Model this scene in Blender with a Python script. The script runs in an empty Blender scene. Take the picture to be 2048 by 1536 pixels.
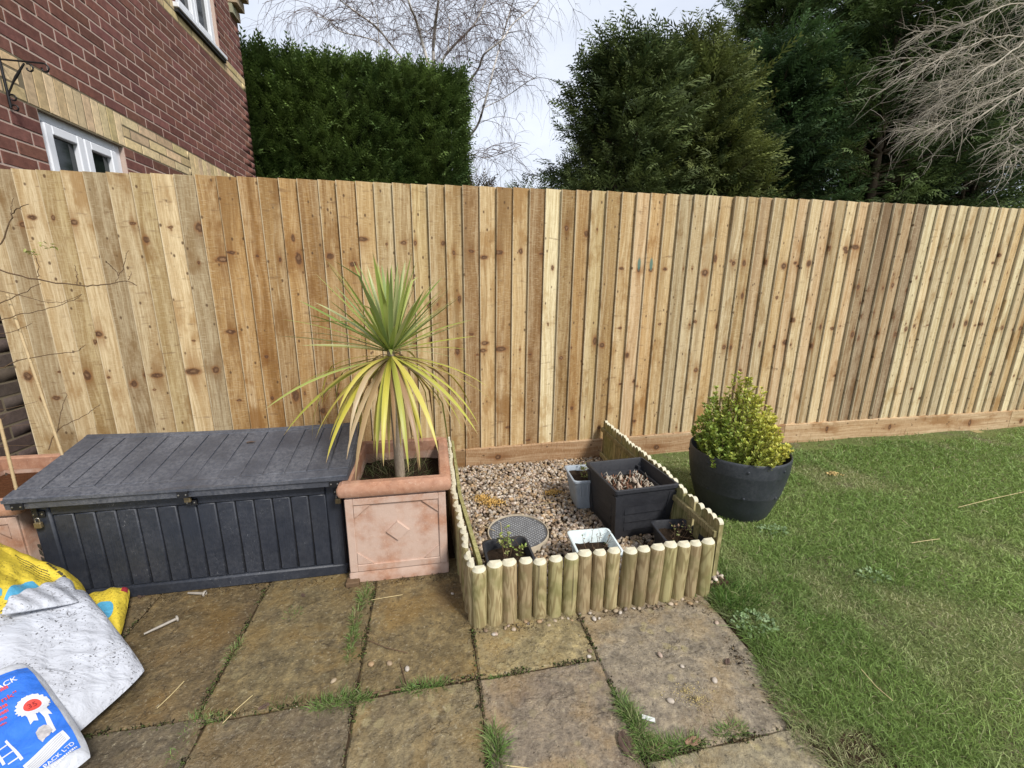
import bpy, math, random
import numpy as np
from mathutils import Matrix, Vector

R = math.radians
rnd = random.Random(7)
rng = np.random.default_rng(11)
scene = bpy.context.scene
COL = scene.collection

# ---------------------------------------------------------------- camera
# world: X along the fence, Y towards the fence, Z up, metres; camera 1.2 m above the patio
FPX, PITCH, ROLL, YAW, CAMH = 830.0, 0.23427, -0.012016, -0.190679, 1.2
def _axes():
    cp, sp, cr, sr = math.cos(PITCH), math.sin(PITCH), math.cos(ROLL), math.sin(ROLL)
    fwd = np.array([0, cp, -sp]); right = np.array([1., 0, 0]); down = np.array([0, -sp, -cp])
    x = cr * right + sr * down
    y = -sr * right + cr * down
    Xw = np.array([math.cos(YAW), -math.sin(YAW), 0]); Yw = np.array([math.sin(YAW), math.cos(YAW), 0])
    t = lambda d: np.array([d @ Xw, d @ Yw, d[2]])
    return t(x), t(y), t(fwd)
AX, AY, AF = _axes()
def ray(px, py):
    return AX * ((px - 1024) / FPX) + AY * ((py - 768) / FPX) + AF
def G(px, py, z=0.0):            # pixel of the photograph -> point on the level z
    d = ray(px, py); t = (z - CAMH) / d[2]
    return np.array([0, 0, CAMH]) + d * t
def PY(px, py, Y):               # pixel -> point on the upright plane y = Y
    d = ray(px, py)
    return np.array([0, 0, CAMH]) + d * (Y / d[1])
def proj(P):
    P = np.asarray(P, float) - np.array([0, 0, CAMH])
    z = P @ AF
    return 1024 + FPX * (P @ AX) / z, 768 + FPX * (P @ AY) / z, z

cam = bpy.data.cameras.new('camera')
cam.sensor_width = 36.0
cam.lens = FPX / 2048 * 36.0
cam.clip_start = 0.02
cam.clip_end = 2000
camo = bpy.data.objects.new('camera', cam)
COL.objects.link(camo)
M = Matrix.Identity(4)
for i in range(3):
    M[i][0] = AX[i]; M[i][1] = -AY[i]; M[i][2] = -AF[i]
M[2][3] = CAMH
camo.matrix_world = M
scene.camera = camo

# ---------------------------------------------------------------- sky and sun (bright overcast)
SUN_EL, SUN_AZ = 45.0, 147.0        # azimuth clockwise from +Y: behind the camera, to its right
world = bpy.data.worlds.new('World')
scene.world = world
world.use_nodes = True
wt = world.node_tree
wt.nodes.clear()
sky = wt.nodes.new('ShaderNodeTexSky')
sky.sky_type = 'NISHITA'
sky.sun_disc = False
sky.sun_elevation = R(SUN_EL)
sky.sun_rotation = R(SUN_AZ)
sky.air_density = 1.0
sky.dust_density = 2.0
tc = wt.nodes.new('ShaderNodeTexCoord')
mp = wt.nodes.new('ShaderNodeMapping'); mp.inputs['Scale'].default_value = (1.0, 1.0, 2.4)
nz = wt.nodes.new('ShaderNodeTexNoise'); nz.inputs['Scale'].default_value = 2.3; nz.inputs['Detail'].default_value = 7
nz.inputs['Roughness'].default_value = 0.55
cr = wt.nodes.new('ShaderNodeValToRGB')
cr.color_ramp.elements[0].position = 0.32; cr.color_ramp.elements[0].color = (5.0, 5.45, 6.35, 1)
cr.color_ramp.elements[1].position = 0.70; cr.color_ramp.elements[1].color = (7.0, 7.35, 8.1, 1)
mx = wt.nodes.new('ShaderNodeMixRGB'); mx.inputs[0].default_value = 0.88
bg = wt.nodes.new('ShaderNodeBackground'); bg.inputs[1].default_value = 0.055
ow = wt.nodes.new('ShaderNodeOutputWorld')
L = wt.links.new
L(tc.outputs['Generated'], mp.inputs[0]); L(mp.outputs[0], nz.inputs['Vector'])
L(nz.outputs[0], cr.inputs[0]); L(sky.outputs[0], mx.inputs[1]); L(cr.outputs[0], mx.inputs[2])
L(mx.outputs[0], bg.inputs[0]); L(bg.outputs[0], ow.inputs[0])

sun = bpy.data.lights.new('sun', 'SUN')
sun.energy = 1.5
sun.angle = R(11)
sun.color = (1.0, 0.96, 0.9)
suno = bpy.data.objects.new('sun', sun)
COL.objects.link(suno)
sd = Vector((math.sin(R(SUN_AZ)) * math.cos(R(SUN_EL)), math.cos(R(SUN_AZ)) * math.cos(R(SUN_EL)), math.sin(R(SUN_EL))))
suno.rotation_euler = sd.to_track_quat('Z', 'Y').to_euler()
suno.location = (0, 0, 12)

vs = scene.view_settings
vs.view_transform = 'Standard'
vs.look = 'None'
vs.exposure = 1.48
vs.gamma = 1.0
vs.use_curve_mapping = False
scene.cycles.max_bounces = 4
scene.cycles.diffuse_bounces = 2
scene.cycles.glossy_bounces = 2
scene.cycles.transmission_bounces = 3
scene.cycles.transparent_max_bounces = 6

# ---------------------------------------------------------------- helpers: colour, nodes, meshes
def lin(c):
    return tuple(((v / 255) / 12.92 if v / 255 <= .04045 else ((v / 255 + .055) / 1.055) ** 2.4) for v in c)
def rgba(c): return (c[0], c[1], c[2], 1.0)

class NT:
    """small wrapper for building a node tree"""
    def __init__(s, name):
        s.mat = bpy.data.materials.new(name); s.mat.use_nodes = True
        s.t = s.mat.node_tree; s.t.nodes.clear()
        s.out = s.t.nodes.new('ShaderNodeOutputMaterial')
        s.bsdf = s.t.nodes.new('ShaderNodeBsdfPrincipled')
        s.t.links.new(s.bsdf.outputs[0], s.out.inputs[0])
        s._co = None
    def new(s, typ, **kw):
        n = s.t.nodes.new(typ)
        for k, v in kw.items(): setattr(n, k, v)
        return n
    def put(s, sock, v):
        if v is None: return
        if isinstance(v, bpy.types.NodeSocket): s.t.links.new(v, sock)
        elif isinstance(v, (tuple, list)):
            if len(sock.default_value) == 4 and len(v) == 3: v = rgba(v)
            sock.default_value = v
        else: sock.default_value = v
    def co(s, kind='Object'):
        if s._co is None: s._co = s.new('ShaderNodeTexCoord')
        return s._co.outputs[kind]
    def pos(s): return s.new('ShaderNodeNewGeometry').outputs['Position']
    def oinfo(s, k): return s.new('ShaderNodeObjectInfo').outputs[k]
    def attr(s, name, kind='GEOMETRY', out='Color'):
        n = s.new('ShaderNodeAttribute', attribute_type=kind, attribute_name=name); return n.outputs[out]
    def m(s, op, a, b=None, c=None, clamp=False):
        n = s.new('ShaderNodeMath', operation=op); n.use_clamp = clamp
        s.put(n.inputs[0], a)
        if b is not None: s.put(n.inputs[1], b)
        if c is not None: s.put(n.inputs[2], c)
        return n.outputs[0]
    def v(s, op, a, b=None, out=0):
        n = s.new('ShaderNodeVectorMath', operation=op); s.put(n.inputs[0], a)
        if b is not None:
            if op == 'SCALE': s.put(n.inputs['Scale'], b)
            else: s.put(n.inputs[1], b)
        return n.outputs['Value'] if op == 'LENGTH' else n.outputs[0]
    def mapping(s, vec, scale=(1, 1, 1), loc=(0, 0, 0), rot=(0, 0, 0)):
        n = s.new('ShaderNodeMapping'); s.put(n.inputs[0], vec)
        n.inputs['Scale'].default_value = scale; n.inputs['Rotation'].default_value = rot
        s.put(n.inputs['Location'], loc)
        return n.outputs[0]
    def noise(s, vec, scale, detail=4, rough=.55, dist=0.0, out=0):
        n = s.new('ShaderNodeTexNoise'); s.put(n.inputs['Vector'], vec)
        n.inputs['Scale'].default_value = scale; n.inputs['Detail'].default_value = detail
        n.inputs['Roughness'].default_value = rough; n.inputs['Distortion'].default_value = dist
        return n.outputs[out]
    def voro(s, vec, scale, feat='F1', rnd_=1.0, out='Distance'):
        n = s.new('ShaderNodeTexVoronoi', feature=feat); s.put(n.inputs['Vector'], vec)
        n.inputs['Scale'].default_value = scale; n.inputs['Randomness'].default_value = rnd_
        return n.outputs[out]
    def rng(s, x, a, b, c=0.0, d=1.0, smooth=True):
        n = s.new('ShaderNodeMapRange'); n.interpolation_type = 'SMOOTHSTEP' if smooth else 'LINEAR'
        s.put(n.inputs[0], x)
        for i, q in enumerate((a, b, c, d)): s.put(n.inputs[i + 1], q)
        return n.outputs[0]
    def mix(s, f, a, b, mode='MIX'):
        n = s.new('ShaderNodeMixRGB', blend_type=mode); s.put(n.inputs[0], f); s.put(n.inputs[1], a); s.put(n.inputs[2], b)
        return n.outputs[0]
    def ramp(s, f, stops):
        n = s.new('ShaderNodeValToRGB'); s.put(n.inputs[0], f); e = n.color_ramp.elements
        while len(e) < len(stops): e.new(0.5)
        for i, (p, c) in enumerate(stops): e[i].position = p; e[i].color = rgba(c)
        return n.outputs[0]
    def bump(s, h, strength=.3, dist=.01, normal=None):
        n = s.new('ShaderNodeBump'); s.put(n.inputs['Height'], h)
        n.inputs['Strength'].default_value = strength; n.inputs['Distance'].default_value = dist
        if normal is not None: s.put(n.inputs['Normal'], normal)
        return n.outputs[0]
    def sep(s, v_):
        n = s.new('ShaderNodeSeparateXYZ'); s.put(n.inputs[0], v_); return n.outputs
    def comb(s, x, y, z):
        n = s.new('ShaderNodeCombineXYZ'); s.put(n.inputs[0], x); s.put(n.inputs[1], y); s.put(n.inputs[2], z); return n.outputs[0]
    def fin(s, col=None, rough=None, normal=None, spec=None, metal=None):
        b = s.bsdf.inputs
        s.put(b['Base Color'], col); s.put(b['Roughness'], rough); s.put(b['Normal'], normal)
        s.put(b['Specular IOR Level'], spec); s.put(b['Metallic'], metal)
        return s.mat

def link(ob, parent=None):
    COL.objects.link(ob)
    if parent is not None: ob.parent = parent
    return ob

def fast(name, V, F, mat=None, parent=None, col=None, smooth=False, loc=None):
    """mesh object from numpy arrays; F is (m,3) or (m,4)"""
    me = bpy.data.meshes.new(name)
    V = np.ascontiguousarray(V, dtype=np.float32); F = np.ascontiguousarray(F, dtype=np.int32)
    k = F.shape[1]
    me.vertices.add(len(V)); me.vertices.foreach_set('co', V.ravel())
    me.loops.add(F.size); me.loops.foreach_set('vertex_index', F.ravel())
    me.polygons.add(len(F)); me.polygons.foreach_set('loop_start', np.arange(0, F.size, k, dtype=np.int32))
    me.polygons.foreach_set('loop_total', np.full(len(F), k, dtype=np.int32))
    if smooth: me.polygons.foreach_set('use_smooth', np.ones(len(F), dtype=bool))
    me.update(calc_edges=True)
    if col is not None:
        a = me.color_attributes.new('Col', 'FLOAT_COLOR', 'POINT')
        c = np.ones((len(V), 4), dtype=np.float32); c[:, :3] = col
        a.data.foreach_set('color', c.ravel())
    if mat: me.materials.append(mat)
    ob = bpy.data.objects.new(name, me)
    if loc is not None: ob.location = loc
    return link(ob, parent)

class MB:
    """collects faces and builds one mesh object"""
    def __init__(s): s.v = []; s.f = []
    def add(s, V, F):
        o = len(s.v); s.v += [tuple(map(float, p)) for p in V]; s.f += [tuple(i + o for i in q) for q in F]; return s
    def box(s, x0, x1, y0, y1, z0, z1, c=0.0):
        if c <= 0:
            V = [(x, y, z) for z in (z0, z1) for y in (y0, y1) for x in (x0, x1)]
            F = [(0, 2, 3, 1), (4, 5, 7, 6), (0, 1, 5, 4), (2, 6, 7, 3), (0, 4, 6, 2), (1, 3, 7, 5)]
            return s.add(V, F)
        c = min(c, .45 * min(x1 - x0, y1 - y0, z1 - z0))
        X = (x0, x1); Y = (y0, y1); Z = (z0, z1); V = []; idx = {}
        for i in (0, 1):
            for j in (0, 1):
                for k in (0, 1):
                    sx, sy, sz = (1 - 2 * i), (1 - 2 * j), (1 - 2 * k)
                    for a in range(3):
                        p = [X[i], Y[j], Z[k]]
                        if a != 0: p[0] += sx * c
                        if a != 1: p[1] += sy * c
                        if a != 2: p[2] += sz * c
                        idx[i, j, k, a] = len(V); V.append(tuple(p))
        F = []
        g = lambda i, j, k, a: idx[i, j, k, a]
        for i in (0, 1):
            q = [g(i, 0, 0, 0), g(i, 1, 0, 0), g(i, 1, 1, 0), g(i, 0, 1, 0)]; F.append(q if i else q[::-1])
            q = [g(0, i, 0, 1), g(0, i, 1, 1), g(1, i, 1, 1), g(1, i, 0, 1)]; F.append(q if i else q[::-1])
            q = [g(0, 0, i, 2), g(1, 0, i, 2), g(1, 1, i, 2), g(0, 1, i, 2)]; F.append(q if i else q[::-1])
        for i in (0, 1):
            for j in (0, 1):
                F.append((g(i, j, 0, 0), g(i, j, 1, 0), g(i, j, 1, 1), g(i, j, 0, 1)))
                F.append((g(i, 0, j, 0), g(i, 1, j, 0), g(i, 1, j, 2), g(i, 0, j, 2)))
                F.append((g(0, i, j, 1), g(1, i, j, 1), g(1, i, j, 2), g(0, i, j, 2)))
                for k in (0, 1): F.append((g(i, j, k, 0), g(i, j, k, 1), g(i, j, k, 2)))
        return s.add(V, F)
    def loft(s, rings, cap0=True, cap1=True, closed=True):
        n = len(rings[0]); V = [p for r in rings for p in r]; F = []
        for a in range(len(rings) - 1):
            for i in range(n if closed else n - 1):
                j = (i + 1) % n
                F.append((a * n + i, a * n + j, (a + 1) * n + j, (a + 1) * n + i))
        if cap0: F.append(tuple(range(n))[::-1])
        if cap1: F.append(tuple((len(rings) - 1) * n + i for i in range(n)))
        return s.add(V, F)
    def tube(s, pts, rad, k=6, caps=True):
        V, F = tube_arrays(pts, rad, k)
        s.add(V, F.tolist())
        return s
    def lathe(s, prof, n=32, c=(0, 0), cap0=True, cap1=False):
        rings = [[(c[0] + r * math.cos(2 * math.pi * i / n), c[1] + r * math.sin(2 * math.pi * i / n), z) for i in range(n)] for r, z in prof]
        return s.loft(rings, cap0, cap1)
    def xform(s, Mx):
        s.v = [tuple(Mx @ Vector(p)) for p in s.v]; return s
    def build(s, name, mat, parent=None, smooth=False, loc=(0, 0, 0), rot=None, fix=True):
        me = bpy.data.meshes.new(name)
        me.from_pydata(s.v, [], s.f); me.materials.append(mat)
        if fix:
            import bmesh
            bm = bmesh.new(); bm.from_mesh(me); bmesh.ops.recalc_face_normals(bm, faces=bm.faces); bm.to_mesh(me); bm.free()
        if smooth:
            me.polygons.foreach_set('use_smooth', [True] * len(me.polygons))
            if smooth != 'all':
                try: me.set_sharp_from_angle(angle=R(38))
                except Exception: pass
        me.update()
        ob = bpy.data.objects.new(name, me); ob.location = loc
        if rot is not None: ob.rotation_euler = rot
        return link(ob, parent)

def frame_of(d):
    d = d / (np.linalg.norm(d, axis=-1, keepdims=True) + 1e-9)
    up = np.where(np.abs(d[..., 2:3]) > .95, np.array([1., 0, 0]), np.array([0, 0, 1.]))
    a = np.cross(d, up); a /= np.linalg.norm(a, axis=-1, keepdims=True) + 1e-9
    b = np.cross(a, d)
    return d, a, b

def tube_arrays(pts, rad, k=6):
    P = np.asarray(pts, float); n = len(P); r = np.broadcast_to(np.asarray(rad, float), (n,)) if np.ndim(rad) else np.full(n, float(rad))
    T = np.gradient(P, axis=0); _, a, b = frame_of(T)
    th = np.arange(k) * 2 * np.pi / k
    V = P[:, None, :] + r[:, None, None] * (np.cos(th)[None, :, None] * a[:, None, :] + np.sin(th)[None, :, None] * b[:, None, :])
    i = np.arange(n - 1)[:, None] * k; j = np.arange(k)[None, :]; j2 = (j + 1) % k
    F = np.stack([i + j, i + j2, i + k + j2, i + k + j], -1).reshape(-1, 4)
    return V.reshape(-1, 3), F

class TB:
    """many tubes in one mesh"""
    def __init__(s): s.V = []; s.F = []; s.n = 0
    def add(s, pts, rad, k=4):
        V, F = tube_arrays(pts, rad, k); s.V.append(V); s.F.append(F + s.n); s.n += len(V)
    def build(s, name, mat, parent=None):
        return fast(name, np.concatenate(s.V), np.concatenate(s.F), mat, parent, smooth=True)

def thing(name, label, cat, loc=(0, 0, 0), rz=0, group=None):
    o = bpy.data.objects.new(name, None); COL.objects.link(o)
    o.location = loc; o.rotation_euler = (0, 0, rz); o.empty_display_size = .05
    return tag(o, label, cat, group)
def tag(o, label, cat, group=None):
    o['label'] = label; o['category'] = cat
    if group: o['group'] = group
    return o
def struct(o, kind='structure'):
    o['kind'] = kind; return o

def bez(pts, n=12):
    """smooth curve through points (Catmull-Rom)"""
    P = np.asarray(pts, float); P = np.vstack([2 * P[0] - P[1], P, 2 * P[-1] - P[-2]]); out = []
    for i in range(1, len(P) - 2):
        for t in np.linspace(0, 1, n, endpoint=False):
            a, b, c, d = P[i - 1], P[i], P[i + 1], P[i + 2]
            out.append(.5 * (2 * b + (c - a) * t + (2 * a - 5 * b + 4 * c - d) * t * t + (3 * b - a - 3 * c + d) * t ** 3))
    out.append(P[-2]); return np.array(out)

# ---------------------------------------------------------------- materials
def mat_plain(name, c, rough=.6, spec=.4, metal=0.0, nscale=0, namt=.25, bump=0):
    n = NT(name); col = c; nrm = None
    if nscale:
        f = n.noise(n.co(), nscale, 5)
        col = n.mix(f, tuple(v * (1 - namt) for v in c), tuple(min(1, v * (1 + namt)) for v in c))
        if bump: nrm = n.bump(f, bump, .004)
    return n.fin(col, rough, nrm, spec, metal)

def mat_vcol(name, rough=.6, trans=0.0, spec=.3):
    n = NT(name); c = n.attr('Col')
    n.fin(c, rough, None, spec)
    if trans:
        tr = n.new('ShaderNodeBsdfTranslucent'); n.put(tr.inputs[0], c)
        ms = n.new('ShaderNodeMixShader'); ms.inputs[0].default_value = trans
        n.t.links.new(n.bsdf.outputs[0], ms.inputs[1]); n.t.links.new(tr.outputs[0], ms.inputs[2])
        n.t.links.new(ms.outputs[0], n.out.inputs[0])
    return n.mat

def mat_fence(name, knots=True, axis='z'):
    """sawn softwood: colour from the object, grain along the board, knots where the object's k1..k3 say"""
    n = NT(name); P = n.co()
    seed = n.m('MULTIPLY', n.oinfo('Random'), 37.0)
    x, y, z = n.sep(P)[0], n.sep(P)[1], n.sep(P)[2]
    if axis == 'x': x, z = z, x
    warp = n.noise(n.comb(n.m('ADD', n.m('MULTIPLY', x, 3.0), seed), seed, n.m('MULTIPLY', z, 1.6)), 1.0, 2)
    ph = n.m('MULTIPLY', n.m('ADD', x, n.m('MULTIPLY', n.m('SUBTRACT', warp, .5), .035)), 1.0)
    kmask = None; kring = None; kc = None; teal = None; smear = None
    if knots:
        p2 = n.comb(x, 0.0, z)
        rr_ = n.m('FRACT', n.m('MULTIPLY', seed, 1.73))
        asp = n.comb(n.m('ADD', .5, n.m('MULTIPLY', rr_, .75)), 1.0, n.m('SUBTRACT', 1.35, n.m('MULTIPLY', rr_, .8)))
        wob = n.noise(n.v('ADD', P, n.comb(seed, 0.0, 0.0)), 60, 2)
        for i, nm in enumerate(('k1', 'k2', 'k3')):
            K = n.attr(nm, 'OBJECT', 'Vector')
            ks = n.sep(K)
            d = n.v('SUBTRACT', p2, n.comb(ks[0], 0.0, ks[2]))
            far = n.v('LENGTH', n.v('MULTIPLY', d, (1.0, 1, 0.34)))
            ln = n.m('DIVIDE', n.m('ADD', n.v('LENGTH', n.v('MULTIPLY', d, asp)), n.m('MULTIPLY', n.m('SUBTRACT', wob, .5), .020)), ks[1])
            bulge = n.m('MULTIPLY', n.m('EXPONENT', n.m('MULTIPLY', n.m('POWER', n.m('DIVIDE', far, .05), 2.0), -1.0)), .014)
            ph = n.m('ADD', ph, bulge)
            mk = n.rng(ln, 1.05, .75)
            rg = n.rng(ln, 1.7, .9)
            ctr = n.rng(ln, .5, .15)
            sm_ = n.rng(n.m('DIVIDE', far, ks[1]), 2.6, .5)
            smear = sm_ if smear is None else n.m('MAXIMUM', smear, sm_)
            kmask = mk if kmask is None else n.m('MAXIMUM', kmask, mk)
            kring = rg if kring is None else n.m('MAXIMUM', kring, rg)
            kc = ctr if kc is None else n.m('MAXIMUM', kc, ctr)
            if i == 0:
                dz = n.sep(d)
                tl = n.v('LENGTH', n.v('MULTIPLY', n.v('ADD', d, (0, 0, -.035)), (1.0, 1, .33)))
                teal = n.m('MULTIPLY', n.rng(tl, .016, .008), n.attr('teal', 'OBJECT', 'Fac'))
    # growth rings seen as stripes along the board
    gv = n.comb(n.m('MULTIPLY', ph, 1.0), seed, n.m('MULTIPLY', z, .02))
    g1 = n.noise(gv, 90, 2, .5)
    g2 = n.noise(n.comb(n.m('MULTIPLY', x, 1.0), seed, n.m('MULTIPLY', z, .035)), 420, 2, .6)
    broad = n.noise(n.comb(n.m('MULTIPLY', x, 14.0), seed, n.m('MULTIPLY', z, .8)), 1.0, 3)
    saw = n.noise(n.comb(n.m('MULTIPLY', x, .12), seed, z), 330, 1)
    base = n.oinfo('Color')
    dark = n.mix(1.0, base, (.56, .46, .34), 'MULTIPLY')
    pale = n.mix(.55, base, (.66, .56, .38))
    heart = n.noise(n.comb(n.m('MULTIPLY', n.m('ADD', ph, n.m('MULTIPLY', n.m('SUBTRACT', warp, .5), .05)), 30.0), seed, n.m('MULTIPLY', z, .35)), 1.0, 3, .6)
    c = n.mix(n.m('MULTIPLY', n.rng(broad, .40, .70), .6), base, pale)
    c = n.mix(n.m('MULTIPLY', n.rng(heart, .50, .66), .70), c, n.mix(1.0, base, (.66, .55, .42), 'MULTIPLY'))
    c = n.mix(n.m('MULTIPLY', n.rng(heart, .44, .32), .65), c, pale)
    c = n.mix(n.m('MULTIPLY', n.rng(g1, .40, .66), .58), c, dark)
    c = n.mix(n.m('MULTIPLY', n.rng(g2, .42, .70), .72), c, dark)
    c = n.mix(n.m('MULTIPLY', n.rng(saw, .50, .72), .42), c, pale)
    c = n.mix(n.m('MULTIPLY', n.rng(n.noise(n.comb(n.m('ADD', n.m('MULTIPLY', x, .6), seed), 0.0, n.m('MULTIPLY', z, .25)), 40, 4, .7), .45, .7), .30), c, dark)
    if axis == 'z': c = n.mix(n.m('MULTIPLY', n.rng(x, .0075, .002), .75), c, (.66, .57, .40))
    # weather streaks and pin knots
    st = n.noise(n.comb(n.m('MULTIPLY', x, 9.0), n.m('ADD', seed, 3.0), n.m('MULTIPLY', z, .55)), 1.4, 5)
    c = n.mix(n.m('MULTIPLY', n.rng(st, .54, .70), .62), c, n.mix(1.0, base, (.42, .34, .26), 'MULTIPLY'))
    cl = n.noise(n.comb(n.m('ADD', n.m('MULTIPLY', x, 2.2), seed), 0.0, n.m('MULTIPLY', z, 1.1)), 2.6, 5, .65)
    c = n.mix(n.m('MULTIPLY', n.rng(cl, .53, .66), .75), c, n.mix(1.0, base, (.50, .37, .24), 'MULTIPLY'))
    hs = n.noise(n.comb(n.m('ADD', n.m('MULTIPLY', x, .25), seed), 0.0, z), 38, 3, .6)
    c = n.mix(n.m('MULTIPLY', n.rng(hs, .58, .74), .6), c, (.16, .09, .045))
    pk = n.voro(n.comb(n.m('ADD', n.m('MULTIPLY', x, 1.0), seed), 0.0, n.m('MULTIPLY', z, .62)), 21, rnd_=1.0)
    c = n.mix(n.m('MULTIPLY', n.rng(pk, .15, .07), .85), c, (.09, .05, .026))
    hgt = n.m('SUBTRACT', n.m('MULTIPLY', g2, .6), n.m('MULTIPLY', g1, .5))
    if knots:
        c = n.mix(n.m('MULTIPLY', smear, n.rng(heart, .35, .6, .15, .75)), c, n.mix(1.0, base, (.45, .32, .22), 'MULTIPLY'))
        c = n.mix(n.m('MULTIPLY', kring, n.m('MULTIPLY', wob, 1.3)), c, (.23, .105, .04))
        c = n.mix(n.m('MULTIPLY', kmask, n.m('ADD', .45, n.m('MULTIPLY', wob, .7))), c, (.075, .038, .022))
        c = n.mix(n.m('MULTIPLY', n.m('MULTIPLY', kc, .6), n.oinfo('Random')), c, (.33, .20, .11))
        c = n.mix(n.m('MULTIPLY', teal, .8), c, (.06, .17, .15))
    return n.fin(c, .78, n.bump(hgt, .35, .003), .2)

def mat_log(name, c1, c2, green=.0):
    """round softwood: growth-ring arches on the face, pale bevelled top, algae"""
    n = NT(name); P = n.co(); seed = n.m('MULTIPLY', n.oinfo('Random'), 41.0)
    s = n.sep(P)
    x = n.m('ADD', s[0], seed)
    q = n.comb(x, n.m('MULTIPLY', s[1], 1.0), n.m('MULTIPLY', s[2], .16))
    w = n.noise(q, 13, 3, .5, .4)
    rings = n.m('FRACT', n.m('MULTIPLY', w, 13.0))
    rings = n.m('ABSOLUTE', n.m('SUBTRACT', rings, .5))
    c = n.mix(n.m('MULTIPLY', n.rng(rings, .12, .42), .75), c1, c2)
    fine = n.noise(n.comb(x, s[1], n.m('MULTIPLY', s[2], .05)), 260, 2)
    c = n.mix(n.m('MULTIPLY', n.rng(fine, .45, .8), .35), c, tuple(v * .45 for v in c1))
    blot = n.noise(n.comb(x, s[1], s[2]), 11, 4)
    c = n.mix(n.m('MULTIPLY', n.rng(blot, .46, .64), .60), c, (.185, .170, .080))
    c = n.mix(1.0, c, n.ramp(n.oinfo('Random'), [(0, (.70, .66, .58)), (.35, (1.0, .95, .85)), (.6, (.92, .98, .75)), (1, (1.3, 1.25, 1.15))]), 'MULTIPLY')
    crack = n.noise(n.comb(n.m('MULTIPLY', x, 1.0), s[1], n.m('MULTIPLY', s[2], .03)), 60, 1)
    c = n.mix(n.m('MULTIPLY', n.rng(crack, .72, .78), .7), c, (.05, .035, .02))
    return n.fin(c, .8, n.bump(n.m('ADD', fine, n.m('MULTIPLY', rings, .6)), .3, .003), .2)

def mat_endgrain(name):
    n = NT(name); P = n.co()
    f = n.noise(P, 55, 4)
    c = n.mix(f, (.46, .42, .29), (.68, .64, .50))
    return n.fin(c, .85, n.bump(f, .2, .003), .15)

def mat_brick(name):
    n = NT(name); P = n.co(); r = n.oinfo('Random')
    f = n.noise(n.v('ADD', P, n.comb(n.m('MULTIPLY', r, 9.0), r, r)), 26, 5, .65)
    sp = n.noise(P, 210, 2)
    base = n.oinfo('Color')
    c = n.mix(1.0, base, n.ramp(f, [(.25, (.62, .60, .60)), (.6, (1.05, 1.02, 1.0)), (.8, (1.3, 1.12, 1.0))]), 'MULTIPLY')
    c = n.mix(n.m('MULTIPLY', n.rng(sp, .60, .75), .35), c, (.30, .22, .19))
    c = n.mix(n.m('MULTIPLY', n.rng(sp, .40, .28), .45), c, (.045, .03, .03))
    return n.fin(c, .85, n.bump(n.m('ADD', n.m('MULTIPLY', sp, .6), f), .5, .003), .15)

def mat_wallbricks(name, base):
    """the rest of the brickwork, colour varied brick by brick by a stored value"""
    n = NT(name); c = n.attr('Col'); f = n.noise(n.pos(), 26, 5, .65); sp = n.noise(n.pos(), 210, 2)
    c = n.mix(1.0, c, n.ramp(f, [(.25, (.62, .60, .60)), (.6, (1.05, 1.02, 1.0)), (.8, (1.3, 1.12, 1.0))]), 'MULTIPLY')
    return n.fin(c, .85, n.bump(n.m('ADD', n.m('MULTIPLY', sp, .6), f), .5, .003), .15)

def mat_mortar(name, c):
    n = NT(name); f = n.noise(n.pos(), 120, 4)
    return n.fin(n.mix(f, tuple(v * .75 for v in c), tuple(v * 1.15 for v in c)), .95, n.bump(f, .5, .003), .1)

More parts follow.
